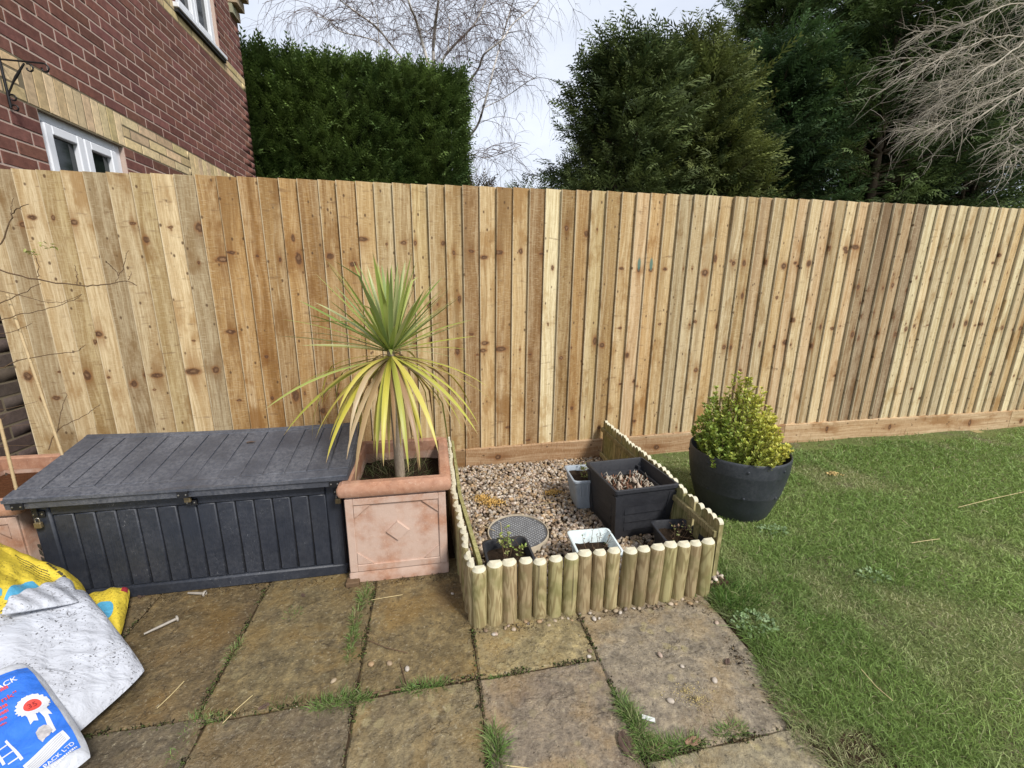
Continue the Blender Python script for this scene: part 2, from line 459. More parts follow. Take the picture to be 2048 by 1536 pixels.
def mat_slab(name):
    """riven sandstone: layered relief, ochre and grey patches, lichen spots; hue from the object"""
    n = NT(name); P = n.pos(); r = n.oinfo('Random'); base = n.oinfo('Color')
    q = n.v('ADD', P, n.comb(n.m('MULTIPLY', r, 5.0), 0.0, 0.0))
    big = n.noise(q, 4.6, 6, .65, .3)
    mid = n.noise(q, 15, 6, .65, .1)
    fine = n.noise(q, 90, 5, .7)
    mid2 = n.noise(q, 42, 6, .75, .0)
    c = n.mix(1.0, base, n.ramp(mid, [(.28, (.55, .54, .53)), (.5, (.97, .97, .97)), (.72, (1.45, 1.42, 1.32))]), 'MULTIPLY')
    c = n.mix(1.0, c, n.ramp(mid2, [(.30, (.40, .40, .42)), (.48, (.92, .92, .92)), (.58, (1.12, 1.12, 1.10)), (.74, (1.9, 1.85, 1.65))]), 'MULTIPLY')
    c = n.mix(n.m('MULTIPLY', n.rng(big, .46, .66), .55), c, n.mix(1.0, base, (1.30, 1.06, .62), 'MULTIPLY'))
    c = n.mix(n.m('MULTIPLY', n.rng(n.noise(q, 4.4, 4, .6), .55, .72), .5), c, n.mix(1.0, base, (.62, .56, .60), 'MULTIPLY'))
    # lichen rosettes
    lv = n.voro(n.v('ADD', q, n.v('SCALE', n.noise(q, 30, 3, out=1), .03)), 21)
    lm = n.m('MULTIPLY', n.rng(lv, .36, .22), n.rng(n.noise(q, 6.5, 3), .42, .62))
    c = n.mix(n.m('MULTIPLY', lm, n.attr('lichen', 'OBJECT', 'Fac')), c, (.30, .25, .13))
    c = n.mix(n.m('MULTIPLY', n.rng(fine, .56, .70), .55), c, (.40, .35, .24))
    c = n.mix(n.m('MULTIPLY', n.rng(fine, .44, .32), .7), c, (.035, .030, .020))
    # riven layers
    lay = n.m('FRACT', n.m('MULTIPLY', n.noise(q, 5.0, 6, .62, .2), 5.0))
    edge = n.rng(lay, .0, .10)
    c = n.mix(n.m('MULTIPLY', n.m('SUBTRACT', 1.0, edge), .30), c, (.05, .04, .03))
    h = n.m('ADD', n.m('ADD', n.m('MULTIPLY', mid, 1.0), n.m('MULTIPLY', fine, .6)), n.m('MULTIPLY', edge, .22))
    wet = n.rng(n.noise(q, 2.4, 3), .35, .65, .34, .75)
    return n.fin(c, wet, n.bump(n.m('ADD', h, n.m('MULTIPLY', mid2, .5)), .8, .010), .4)

def mat_soil(name, c1=(.035, .022, .013), c2=(.11, .075, .045)):
    n = NT(name); f = n.noise(n.pos(), 46, 6, .7); g = n.noise(n.pos(), 7, 3)
    c = n.mix(f, c1, c2); c = n.mix(n.m('MULTIPLY', g, .4), c, c1)
    return n.fin(c, .95, n.bump(f, .9, .02), .1)

def mat_lawn(name):
    n = NT(name); P = n.pos()
    f = n.noise(P, 60, 5, .7); g = n.noise(P, 2.6, 4, .6); b = n.noise(P, 5.5, 5, .65)
    c = n.mix(f, (.065, .085, .028), (.19, .225, .080))
    c = n.mix(n.m('MULTIPLY', n.rng(g, .45, .65), .5), c, (.17, .185, .065))
    c = n.mix(n.m('MULTIPLY', n.rng(b, .56, .68), .8), c, n.mix(f, (.10, .075, .05), (.25, .20, .14)))
    return n.fin(c, .95, n.bump(f, .9, .02), .1)

def mat_terracotta(name, bloom=.6):
    n = NT(name); P = n.co()
    f = n.noise(P, 6.5, 6, .65); g = n.noise(P, 38, 4, .6); s = n.noise(P, 150, 2)
    c = n.ramp(g, [(.25, (.29, .135, .080)), (.55, (.39, .20, .122)), (.8, (.46, .27, .18))])
    c = n.mix(n.m('MULTIPLY', n.rng(f, .30, .60), bloom), c, (.52, .395, .325))
    c = n.mix(n.m('MULTIPLY', n.rng(s, .62, .74), .5), c, (.60, .46, .36))
    c = n.mix(n.m('MULTIPLY', n.rng(n.noise(P, 4.0, 5), .60, .74), .5), c, (.16, .12, .05))
    return n.fin(c, .88, n.bump(n.m('ADD', g, n.m('MULTIPLY', s, .4)), .35, .003), .15)

def mat_plastic(name, c, rough=.5, scuff=.4, dust=.0, grain=False):
    """moulded plastic, with embossed wood grain, dust and pale scuffs"""
    n = NT(name); P = n.co(); W = n.pos()
    f = n.noise(W, 9, 6, .65); sc = n.noise(n.mapping(W, (1, 1, .45), rot=(0, R(18), 0)), 120, 4, .75, 1.5)
    blot = n.noise(W, 5.2, 5, .6)
    col = n.mix(f, tuple(v * .7 for v in c), tuple(v * 1.35 for v in c))
    dn = n.noise(W, 75, 5, .75)
    col = n.mix(n.m('MULTIPLY', n.m('MULTIPLY', n.rng(blot, .25, .62), n.rng(dn, .30, .68)), dust), col, (.24, .24, .255))
    m1 = n.m('MULTIPLY', n.rng(sc, .60, .74), n.rng(blot, .46, .62))
    col = n.mix(n.m('MULTIPLY', m1, scuff), col, (.42, .42, .43))
    h = n.noise(W, 300, 2)
    if grain:
        gr = n.noise(n.mapping(P, grain), 220, 3, .6, .3)
        h = n.m('ADD', n.m('MULTIPLY', gr, 1.4), n.m('MULTIPLY', h, .3))
        col = n.mix(n.m('MULTIPLY', n.rng(gr, .45, .75), .18), col, tuple(v * 2.2 for v in c))
    return n.fin(col, n.rng(blot, .3, .7, rough - .08, rough + .12), n.bump(h, .22, .003), .45)

def mat_bag(name, c, dirt=.7, wr=(1, 1, 1), rot=0.0, wstr=.5):
    """polythene sack: creases, soil specks and smears"""
    n = NT(name); W = n.pos()
    q = n.mapping(W, wr, rot=(0, 0, rot))
    w1 = n.noise(q, 26, 4, .5, .7); w2 = n.noise(W, 14, 3, .5, .8)
    sp = n.noise(W, 150, 4, .7); ar = n.noise(W, 8, 4, .6); sm = n.noise(W, 34, 5, .75, 1.2)
    col = n.mix(n.m('MULTIPLY', n.rng(sp, .57, .64), n.m('MULTIPLY', n.rng(ar, .36, .54), dirt)), c, (.035, .03, .028))
    col = n.mix(n.m('MULTIPLY', n.m('MULTIPLY', n.rng(sm, .58, .68), n.rng(ar, .50, .60)), dirt), col, (.028, .02, .016))
    crz = n.m('ABSOLUTE', n.m('SUBTRACT', n.noise(W, 9, 3, .5, 1.0), .5))
    h = n.m('ADD', n.m('ADD', n.m('MULTIPLY', w1, 1.0), n.m('MULTIPLY', w2, .6)), n.m('MULTIPLY', n.rng(crz, .0, .10), .12))
    return n.fin(col, .38, n.bump(h, wstr, .02), .45)

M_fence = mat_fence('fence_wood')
M_gboard = mat_fence('gravel_board_wood', True, 'x')
M_rail = mat_log('rail_wood', (.26, .23, .12), (.42, .36, .21))
M_log = mat_log('log_wood', (.36, .295, .185), (.20, .145, .080))
M_end = mat_endgrain('end_grain')
M_brick = mat_brick('brick')
M_brickv = mat_wallbricks('brickwork', None)
M_mortar = mat_mortar('mortar', (.50, .385, .325))
M_slab = mat_slab('sandstone')
M_soil = mat_soil('soil')
M_peat = mat_soil('compost', (.018, .012, .008), (.06, .04, .025))
M_redsoil = mat_soil('planter_soil', (.06, .022, .010), (.17, .075, .035))
M_lawn = mat_lawn('lawn')
M_terra = mat_terracotta('terracotta', .85)
M_terra2 = mat_terracotta('terracotta_rim', .18)
M_boxbody = mat_plastic('box_plastic', (.017, .021, .031), .50, .75, .10, (1, 1, .03))
M_boxlid = mat_plastic('lid_plastic', (.046, .051, .065), .50, .5, .42, (1, .03, 1))  # paler than the body: sky reflection and dust put into the colour
M_barrel = mat_plastic('barrel_plastic', (.022, .026, .033), .50, .12, .12)
M_blackpot = mat_plastic('black_pot_plastic', (.017, .018, .022), .55, .06, .06)
M_greypot = mat_plastic('grey_pot_plastic', (.30, .34, .38), .5, .1, .1)
M_palepot = mat_plastic('pale_pot_plastic', (.62, .70, .70), .5, .1, .05)
M_metal = mat_plain('dull_metal', (.35, .33, .30), .4, .5, .9, 60, .3)
M_brass = mat_plain('brass', (.20, .155, .085), .5, .4, .6, 60, .3)
M_blackmetal = mat_plain('black_metal', (.012, .012, .014), .5, .5, .2)
M_upvc = mat_plain('white_upvc', (.74, .76, .80), .35, .5, 0, 8, .05)
M_dark = mat_plain('dark_lintel_and_shade', (.02, .02, .02), .7)
M_bark = mat_plain('bark', (.085, .065, .045), .95, .1, 0, 40, .6, .6)
M_vleaf = mat_vcol('leaf', .5, .28, .35)
M_conif = mat_vcol('conifer_leaf', .65, .18, .2)
M_grass = mat_vcol('grass_blade', .55, .30, .3)
M_peb = mat_vcol('pebble', .55, 0, .35)
M_vmatte = mat_vcol('matte_bits', .9, 0, .1)
M_twig = mat_plain('twig', (.13, .085, .05), .85, .15, 0, 60, .4)
M_birch = mat_plain('birch_twig', (.12, .085, .075), .85, .15, 0, 30, .3)
M_paletwig = mat_plain('pale_twig', (.40, .355, .285), .85, .15, 0, 30, .3)
M_straw = mat_plain('straw', (.52, .42, .22), .8, .2, 0, 40, .3)
M_bamboo = mat_plain('bamboo', (.48, .36, .20), .5, .4, 0, 25, .3)
M_deadleaf = mat_plain('dead_leaf', (.09, .06, .045), .8, .2, 0, 60, .5, .5)
M_white = mat_plain('white_plastic', (.55, .56, .54), .45, .4, 0, 30, .15)
def _birchbark():
    n = NT('birch_bark'); P = n.pos()
    f = n.noise(n.mapping(P, (1, 1, 3.0)), 3.2, 5, .7); g = n.noise(P, 1.1, 3)
    c = n.mix(n.rng(f, .5, .62), (.62, .58, .54), (.09, .07, .06))
    return n.fin(n.mix(n.m('MULTIPLY', n.rng(g, .55, .7), .5), c, (.20, .16, .13)), .8, None, .15)
M_birchbark = _birchbark()
def _glass():
    n = NT('window_glass'); f = n.noise(n.co(), 3.0, 4)
    return n.fin(n.mix(f, (.006, .009, .008), (.02, .026, .024)), .06, None, .6)
M_glass = _glass()

# ---------------------------------------------------------------- ground, lawn surface, patio
def gz(x, y):
    """height of the soil and lawn: flat by the patio, rising a little to the fence"""
    t = np.clip((np.asarray(y, float) - 1.3) / 1.2, 0, 1); u = np.clip((np.asarray(x, float) - .9) / 1.2, 0, 1)
    return .052 * t * t * (3 - 2 * t) * u - .004
EDGE_Y = [-3, .0, .646, .768, .99, 1.225, 1.27, 1.30, 2.6]
EDGE_X = [.965, .965, .962, .945, 1.03, 1.035, 1.06, 1.135, 1.135]
def edge_x(y): return np.interp(y, EDGE_Y, EDGE_X)

def sheet(name, x0, x1, y0, y1, nx, ny, zf, mat):
    X, Y = np.meshgrid(np.linspace(x0, x1, nx), np.linspace(y0, y1, ny)); Z = zf(X, Y)
    V = np.stack([X, Y, Z], -1).reshape(-1, 3)
    i = np.arange(ny - 1)[:, None] * nx + np.arange(nx - 1)[None, :]
    F = np.stack([i, i + 1, i + nx + 1, i + nx], -1).reshape(-1, 4)
    return fast(name, V, F, mat, smooth=True)
g = MB(); g.box(-600, 600, -600, 600, -2.0, -.16)
struct(g.build('ground', M_lawn))
b = MB(); b.box(-2.2, 1.30, -3.0, 2.70, -.15, -.008)
struct(b.build('patio_bed', M_soil))
struct(sheet('lawn', .93, 9.0, -3.0, 2.62, 90, 70, lambda X, Y: gz(X, Y) + .006 * np.sin(X * 7.1) * np.sin(Y * 6.3 + 1) - np.where(X < edge_x(Y), .05, 0), M_lawn))
b = MB(); b.box(-30, 30, 2.75, 40, -.15, -.02)
struct(b.build('neighbour_ground', M_soil))

patio = thing('patio', 'patio', 'patio'); del patio['label']; del patio['category']; struct(patio)
def slab(x0, x1, y0, y1, c, lichen=.6, tilt=(0, 0)):
    gp = .0020; n = 18
    x0 += gp; x1 -= gp; y0 += gp; y1 -= gp
    mb = MB(); cx, cy = (x0 + x1) / 2, (y0 + y1) / 2
    ph = rnd.random() * 9
    def zt(x, y): return tilt[0] * (x - cx) + tilt[1] * (y - cy) + .0025 * math.sin(7 * x + ph) * math.sin(9 * y + ph * 2) + .0015 * math.sin(23 * x + 5 * y + ph)
    xs = [x0, x0 + .006] + list(np.linspace(x0 + .03, x1 - .03, n)) + [x1 - .006, x1]
    ys = [y0, y0 + .006] + list(np.linspace(y0 + .03, y1 - .03, n)) + [y1 - .006, y1]
    nx, ny = len(xs), len(ys); V = []; F = []
    for j, y in enumerate(ys):
        for i, x in enumerate(xs):
            e = i in (0, nx - 1) or j in (0, ny - 1)
            wx = .0012 * math.sin(31 * y + ph) + .0010 * math.sin(83 * y) if i in (0, 1, nx - 2, nx - 1) else 0
            wy = .0012 * math.sin(29 * x + ph) + .0010 * math.sin(77 * x) if j in (0, 1, ny - 2, ny - 1) else 0
            V.append((x - cx + wx, y - cy + wy, zt(x, y) - (.006 if e else 0)))
    for j in range(ny - 1):
        for i in range(nx - 1): F.append((j * nx + i, j * nx + i + 1, (j + 1) * nx + i + 1, (j + 1) * nx + i))
    mb.add(V, F)
    per = [i for i in range(nx)] + [j * nx + nx - 1 for j in range(1, ny)] + [(ny - 1) * nx + i for i in range(nx - 2, -1, -1)] + [j * nx for j in range(ny - 2, 0, -1)]
    o = len(mb.v); mb.v += [(V[i][0], V[i][1], -.034) for i in per]
    for a in range(len(per)):
        q = (a + 1) % len(per); mb.f.append((per[a], o + a, o + q, per[q]))
    ob = mb.build('slab', M_slab, patio, smooth=True, loc=(cx, cy, 0), fix=False)
    ob.color = rgba(c); ob['lichen'] = lichen
    return ob
BR = (.135, .098, .050); OL = (.155, .119, .060); GR = (.21, .175, .125); YL = (.25, .20, .105); PK = (.215, .172, .124)
slab(-1.085, -.69, 1.07, 1.66, BR, .25); slab(-.69, -.262, 1.055, 1.66, OL, .3); slab(-.262, .106, 1.052, 1.66, (.165, .123, .058), .3)
slab(-1.60, -1.085, 1.07, 1.66, BR, .2)
slab(.106, .503, 1.05, 1.50, YL, .8); slab(.503, 1.03, .745, 1.50, (.235, .195, .142), .9)
slab(.106, .508, .55, 1.05, PK, .5); slab(-.26, .106, .50, 1.05, (.190, .150, .084), .6); slab(-.66, -.26, .50, 1.055, (.145, .115, .072), .4)
slab(-1.18, -.66, .50, 1.07, (.125, .100, .066), .2); slab(-1.7, -1.18, .50, 1.07, BR, .2)
slab(.508, .975, .25, .745, (.24, .205, .135), 1.0)
for i, x in enumerate((-1.7, -1.1, -.5, .1)):
    slab(x, x + .6 if i < 3 else .508, -.1, .50 if i < 3 else .55, OL, .4)
slab(.508, .975, -.3, .25, YL, .8)
for i, x in enumerate((-1.7, -1.14, -.58)): slab(x, x + .56, 1.66, 2.25, BR, .3)

# ---------------------------------------------------------------- fence
YF = 2.567
def f_top(x): return float(np.interp(x, [-2.2, -1.14, .27, 2.06, 4.4, 6.6], [1.700, 1.723, 1.745, 1.771, 1.801, 1.83]))
def f_gb(x): return float(np.interp(x, [-2.2, .186, 2.546, 5.0, 6.6], [.13, .154, .196, .202, .205]))
fence = thing('timber_fence', 'tall closeboard timber fence of upright feather-edge boards across the garden', 'fence', (0, YF, 0))
BL = 1.57; BW = .0967
mb = MB()                                   # one feather-edge board: thick left edge, thin right edge, lapped
pr = [(0, -.0035), (.0022, -.0065), (.118, .0135), (.118, .017), (.003, .017), (.003, .004), (0, .003)]
zs = (0, BL)
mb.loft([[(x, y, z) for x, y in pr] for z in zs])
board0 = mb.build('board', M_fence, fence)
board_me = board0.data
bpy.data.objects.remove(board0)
PALE = (.62, .50, .305); OLIVE = (.50, .39, .205); BROWN = (.41, .262, .112); TAN = (.54, .395, .205); ORNG = (.53, .355, .170)
CREAM = (.70, .61, .39); DULL = (.40, .285, .165); PINK = (.56, .41, .245)
zones = [(-1.20, [PALE, OLIVE, PALE, (.46, .37, .23)], [1.47, .70]), (-.42, [BROWN, (.34, .20, .075), BROWN], [1.32, .55]),
         (.06, [TAN, OLIVE, TAN, (.47, .36, .20)], [1.42, 1.05]), (.66, [TAN, ORNG, TAN, (.36, .23, .11)], [1.36, .78]),
         (.765, [CREAM], [1.30, .95]), (1.15, [BROWN, OLIVE, (.36, .24, .105)], [1.50, .82]),
         (1.45, [ORNG, TAN, PINK], [1.28, .55]), (1.92, [PALE, (.50, .40, .24), TAN, PALE], [1.30, .95]),
         (2.55, [TAN, PINK, PALE], [1.34, .80]), (2.95, [PALE, PINK, (.48, .36, .2)], [1.45, .93]),
         (3.42, [DULL, (.31, .22, .135), DULL], [1.2, .85]), (4.3, [CREAM, PALE, (.56, .47, .30)], [1.25, .92]), (9, [PALE, TAN, CREAM], [1.3, .9])]
nb = 0; x = -2.127; used_knots = []
teal_at = []
for i in range(90):
    zi = next(j for j, zz in enumerate(zones) if x < zz[0])
    pal, kz = zones[zi][1], zones[zi][2]
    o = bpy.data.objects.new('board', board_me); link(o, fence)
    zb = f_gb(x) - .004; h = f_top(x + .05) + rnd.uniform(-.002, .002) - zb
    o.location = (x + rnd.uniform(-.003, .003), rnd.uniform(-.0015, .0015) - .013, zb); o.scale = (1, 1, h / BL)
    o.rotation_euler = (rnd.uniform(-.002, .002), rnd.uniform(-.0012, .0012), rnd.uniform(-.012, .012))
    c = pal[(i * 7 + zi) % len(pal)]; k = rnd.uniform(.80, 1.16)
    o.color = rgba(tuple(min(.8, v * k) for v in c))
    # knots line up across boards cut from one log, each lying a little differently
    for q in range(3):
        zk = (kz + [rnd.uniform(.15, 1.5)])[q] - zb + rnd.uniform(-.022, .022)
        rk = rnd.choice((.006, .009, .012, .016, .021)) * rnd.uniform(.85, 1.1) if q < 2 else rnd.uniform(.005, .017)
        if rnd.random() < (.12 if q < 2 else .1): zk = -5
        o['k%d' % (q + 1)] = [rnd.uniform(.006, .094), rk, zk]
    px, py, _ = proj((x + .05, YF, 1.25))
    o['teal'] = 0.0
    if zi == 6 and 1.19 < x < 1.50:
        o['teal'] = 1.0; o['k1'] = [rnd.uniform(.04, .06), .013, 1.29 - zb]
    x += BW
# gravel boards along the foot
for x0, x1, c in ((-2.13, .184, (.40, .27, .15)), (.188, 2.60, (.42, .27, .155)), (2.604, 4.86, (.52, .36, .21)), (4.864, 6.6, (.52, .38, .22))):
    a = MB(); n = 8; L_ = x1 - x0
    rings = []
    for xx in np.linspace(x0, x1, n):
        t = f_gb(xx); bt = t - .16
        rings.append([(xx - x0, -.026, bt), (xx - x0, -.026, t - .006), (xx - x0, -.022, t), (xx - x0, .012, t), (xx - x0, .012, bt)])
    a.loft(rings)
    ob = a.build('gravel_board', M_gboard, fence, loc=(x0, 0, 0)); ob.color = rgba(c)
    for q in range(3):
        ob['k%d' % (q + 1)] = [f_gb((x0 + x1) / 2) - rnd.uniform(.05, .10), rnd.uniform(.014, .022), L_ * (q + .5 + rnd.uniform(-.3, .3)) / 3]
    ob['teal'] = 0.0
M_post = mat_log('post_wood', (.34, .27, .15), (.25, .18, .09))
for px_ in (-2.0, .19, 2.6, 4.86):
    a = MB(); a.box(-.05, .05, .016, .112, -.14, f_top(px_) - .05, .003); a.build('post', M_post, fence, loc=(px_, 0, 0))
for zz in (.42, 1.0, 1.55):
    a = MB(); a.box(-2.1, 6.5, .005, .03, zz - .035, zz + .035); a.build('rail', M_post, fence)
a = MB(); a.box(-.045, .045, -.05, .0, -.14, .05, .004); a.build('post_stub', M_post, fence, loc=(4.47, -.03, 0))

# ---------------------------------------------------------------- neighbouring brick house
XH = -2.215; YC = 6.48; ZT = 5.25; Y0 = .9
house = thing('brick_house', 'red brick house with cream brick bands and white windows behind the fence', 'house', (XH, 0, 0))
RED = (.178, .082, .066); CRM = (.62, .49, .29); PLN = (.105, .080, .068)
CO = .075; BLEN = .225; J = .010
WIN = [(3.19, 3.90, 1.10, 2.170), (4.87, 5.58, 1.10, 2.170), (5.02, 5.86, 3.668, 4.85)]
bricks = []                                   # (y0,y1,z0,z1,color)
def put_brick(y0, y1, z0, z1, c):
    for (a, b_, c0, c1) in WIN:
        if z1 > c0 + .01 and z0 < c1 - .01:
            if y0 < b_ and y1 > a:
                if y0 < a - .03: put_brick(y0, a - .004, z0, z1, c)
                if y1 > b_ + .03: put_brick(b_ + .004, y1, z0, z1, c)
                return
    if y1 - y0 > .02: bricks.append((y0, y1, z0, z1, c))
SOLD = [(3.14, 3.93), (4.84, 5.62)]
for k in range(0, int(ZT / CO)):
    z0 = k * CO
    band = k in (29, 30, 31) or k in (47, 48)
    y = YC + (BLEN / 2 if k % 2 else 0)
    while y > Y0:
        a, b_ = y - BLEN + J, min(y, YC)
        y -= BLEN
        c = CRM if band else (PLN if z0 < 1.0 else RED)
        if k in (29, 30, 31):
            segs = [(a, b_)]
            for s0, s1 in SOLD:
                out = []
                for p, q in segs:
                    if q <= s0 or p >= s1: out.append((p, q))
                    else:
                        if p < s0: out.append((p, s0 - J))
                        if q > s1: out.append((s1, q))
                segs = out
            for p, q in segs: put_brick(p, q, z0, z0 + CO - J, c)
        else: put_brick(a, b_, z0, z0 + CO - J, c)
for s0, s1 in SOLD:
    n = int(round((s1 - s0) / .0745))
    for i in range(n):
        w = (s1 - s0) / n; put_brick(s0 + i * w, s0 + (i + 1) * w - (.006), 2.175, 2.4 - J, CRM)
wall = MB()
# mortar backing with window openings cut out of it (slabs of wall around the openings)
ys = sorted({Y0, YC} | {v for w in WIN for v in w[:2]}); zs_ = sorted({0.0, ZT} | {v for w in WIN for v in w[2:]})
for i in range(len(ys) - 1):
    for j in range(len(zs_) - 1):
        yc, zc = (ys[i] + ys[i + 1]) / 2, (zs_[j] + zs_[j + 1]) / 2
        if any(a < yc < b_ and c0 < zc < c1 for a, b_, c0, c1 in WIN): continue
        wall.box(-.30, -.0032, ys[i], min(ys[i + 1], YC - .0012), zs_[j] - (.15 if j == 0 else 0), zs_[j + 1])
wall_o = wall.build('wall', M_mortar, house)
M_mort2 = mat_mortar('band_mortar', (.20, .165, .11))
for z0_, z1_, hol in ((2.166, 2.402, []), (3.516, 3.664, []), (.0, 1.04, [])):
    bm_ = MB(); bm_.box(-.02, -.0024, Y0 + .01, YC - .006, z0_, z1_); bm_.build('band_mortar', M_mort2, wall_o)
def area(bk):
    y0, y1, z0, z1, c = bk
    P = np.array([(XH, y0, z0), (XH, y1, z0), (XH, y1, z1), (XH, y0, z1)]); u, v_, w = proj(P)
    if (w < .3).any() or u.max() < 0 or u.min() > 2048 or v_.max() < 0 or v_.min() > 1536: return 0
    cx, cy = u.mean(), v_.mean()
    ymid = (y0 + y1) / 2
    if ymid > YF and z1 < CAMH + (1.70 - CAMH) * ymid / YF: return 0       # hidden behind the fence
    if ymid < YF and u.mean() < -60: return 0
    return .5 * abs(np.dot(u, np.roll(v_, 1)) - np.dot(v_, np.roll(u, 1)))
ar = sorted(((area(b_), i) for i, b_ in enumerate(bricks)), reverse=True)
single = {i for a_, i in ar[:300] if a_ > 0}
meshes = {}; BV, BF, BC = [], [], []; nbv = 0
for i, (y0, y1, z0, z1, c) in enumerate(bricks):
    k = rnd.uniform(.78, 1.2); cc = (c[0] * k, c[1] * k * rnd.uniform(.94, 1.06), c[2] * k * rnd.uniform(.92, 1.08))
    pj = rnd.uniform(-.0012, .0012)
    if i in single:
        key = (round(y1 - y0, 3), round(z1 - z0, 3))
        if key not in meshes:
            m_ = MB(); m_.box(-.09, 0, 0, y1 - y0, 0, z1 - z0, .003); t_ = m_.build('brick', M_brick, wall_o); meshes[key] = t_.data; bpy.data.objects.remove(t_)
        o = bpy.data.objects.new('brick', meshes[key]); link(o, wall_o); o.location = (pj, y0, z0); o.color = rgba(cc)
    else:
        m_ = MB(); m_.box(-.09, pj, y0, y1, z0, z1); V = np.array(m_.v); BV.append(V); BF.append(np.array(m_.f) + nbv); nbv += 8
        BC.append(np.tile(cc, (8, 1)))
o = fast('brickwork', np.concatenate(BV), np.concatenate(BF), M_brickv, wall_o, np.concatenate(BC)); o['kind'] = 'stuff'
# other sides of the house, roof and corbelled eaves
m_ = MB(); m_.box(-6.5, -.301, Y0 + .001, YC - .006, -.15, ZT)
m_.build('house_body', M_mortar, house)
m_ = MB(); m_.add([(-6.9, Y0 - .3, ZT - .02), (-6.9, YC + .35, ZT - .02), (.25, Y0 - .3, ZT + .002), (.25, YC + .35, ZT + .002), (-3.25, Y0 - .3, ZT + 2.2), (-3.25, YC + .35, ZT + 2.2)],
                  [(0, 1, 5, 4), (2, 4, 5, 3), (0, 4, 2), (1, 3, 5), (0, 2, 3, 1)])
m_.build('roof', mat_plain('roof_tile', (.10, .06, .05), .9, .1, 0, 12, .3), house)
for i in range(7):                                 # stepped eaves at the corner, each course further out
    z0 = 4.27 + i * .105
    for q_, (ya, yb) in enumerate(((YC - .215, YC - .108), (YC - .1, YC + .007))):
        m_ = MB(); m_.box(-.08, .035 + i * .058, ya, yb, z0, z0 + .098, .004)
        o = m_.build('corbel_brick', M_brick, house); o.color = rgba((.40 * rnd.uniform(.8, 1.1), .33, .23))
def window(y0, y1, z0, z1, cas, sill=False):
    w = MB(); f = .052; d = .07; xf = -.035
    w.box(xf - d, xf, y0, y0 + f, z0, z1, .004); w.box(xf - d, xf, y1 - f, y1, z0, z1, .004)
    w.box(xf - d, xf - .001, y0 + f, y1 - f, z1 - f, z1, .004); w.box(xf - d, xf - .001, y0 + f, y1 - f, z0, z0 + f, .004)
    fr = w.build('window', M_upvc, house)
    n = cas; wi = (y1 - y0 - 2 * f) / n
    for i in range(n):
        a, b_ = y0 + f + i * wi, y0 + f + (i + 1) * wi; s = .055
        c = MB(); t, bt = z1 - f - .003, z0 + f + .003; a2, b2 = a + .003, b_ - .003; x1 = xf + .012; x0_ = xf - .045
        c.box(x0_, x1, a2, a2 + s, bt, t, .006); c.box(x0_, x1, b2 - s, b2, bt, t, .006)
        c.box(x0_, x1 - .001, a2 + s, b2 - s, t - s, t, .006); c.box(x0_, x1 - .001, a2 + s, b2 - s, bt, bt + s, .006)
        c.build('casement', M_upvc, fr)
        p = MB(); p.box(x0_ + .02, x0_ + .026, a2 + s - .005, b2 - s + .005, bt + s - .005, t - s + .005); p.build('pane', M_glass, fr)
    if not sill:
        l = MB(); l.box(-.09, -.02, y0 + .002, y1 - .002, z1 + .001, z1 + .004); l.build('lintel_strip', M_dark, fr)
    else:
        l = MB(); l.box(-.06, .045, y0 - .06, y1 + .06, z0 - .045, z0 - .002, .006); l.build('window_sill', M_upvc, fr)
        l = MB(); l.box(-.06, .030, y0 - .05, y1 + .05, z0 - .075, z0 - .046); l.build('sill_shadow', M_dark, fr)  # dark strip stands in for the shadow below the sill
    return fr
window(*WIN[0], 2); window(*WIN[1], 2); window(*WIN[2], 2, True)
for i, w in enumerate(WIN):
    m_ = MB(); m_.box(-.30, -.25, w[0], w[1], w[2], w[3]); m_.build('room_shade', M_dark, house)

# hanging basket bracket on the house wall
br = thing('wall_bracket', 'black wrought iron hanging basket bracket with scrolls on the brick house', 'bracket', (XH, 3.0, 2.0))
t = TB(); t.add([(.010, 0, .10), (.010, 0, .345)], .006, 6); t.build('back_bar', M_blackmetal, br)
t = TB()
def scroll(c, r0, a0, a1, turns=1):
    th = np.linspace(R(a0), R(a1), 22); rr = np.linspace(r0, r0 * .45, 22)
    return [(c[0] + r_ * math.cos(a), 0, c[1] + r_ * math.sin(a)) for r_, a in zip(rr, th)]
t.add([(.004, 0, .331), (.20, 0, .330)] + scroll((.205, .306), .024, 85, -200), .0045, 6); t.build('arm', M_blackmetal, br)
t = TB(); t.add([(.012, 0, .165), (.05, .0005, .231), (.065, 0, .252), (.118, 0, .322)], [.004, .0045, .0065, .004], 8)
t.add(scroll((.135, .300), .022, 110, -190), .004, 6); t.build('brace', M_blackmetal, br)
t = TB(); t.add(scroll((.030, .150), .020, 150, -150), .004, 6); t.add(scroll((.030, .100), .020, 170, -120), .004, 6); t.build('scroll', M_blackmetal, br)

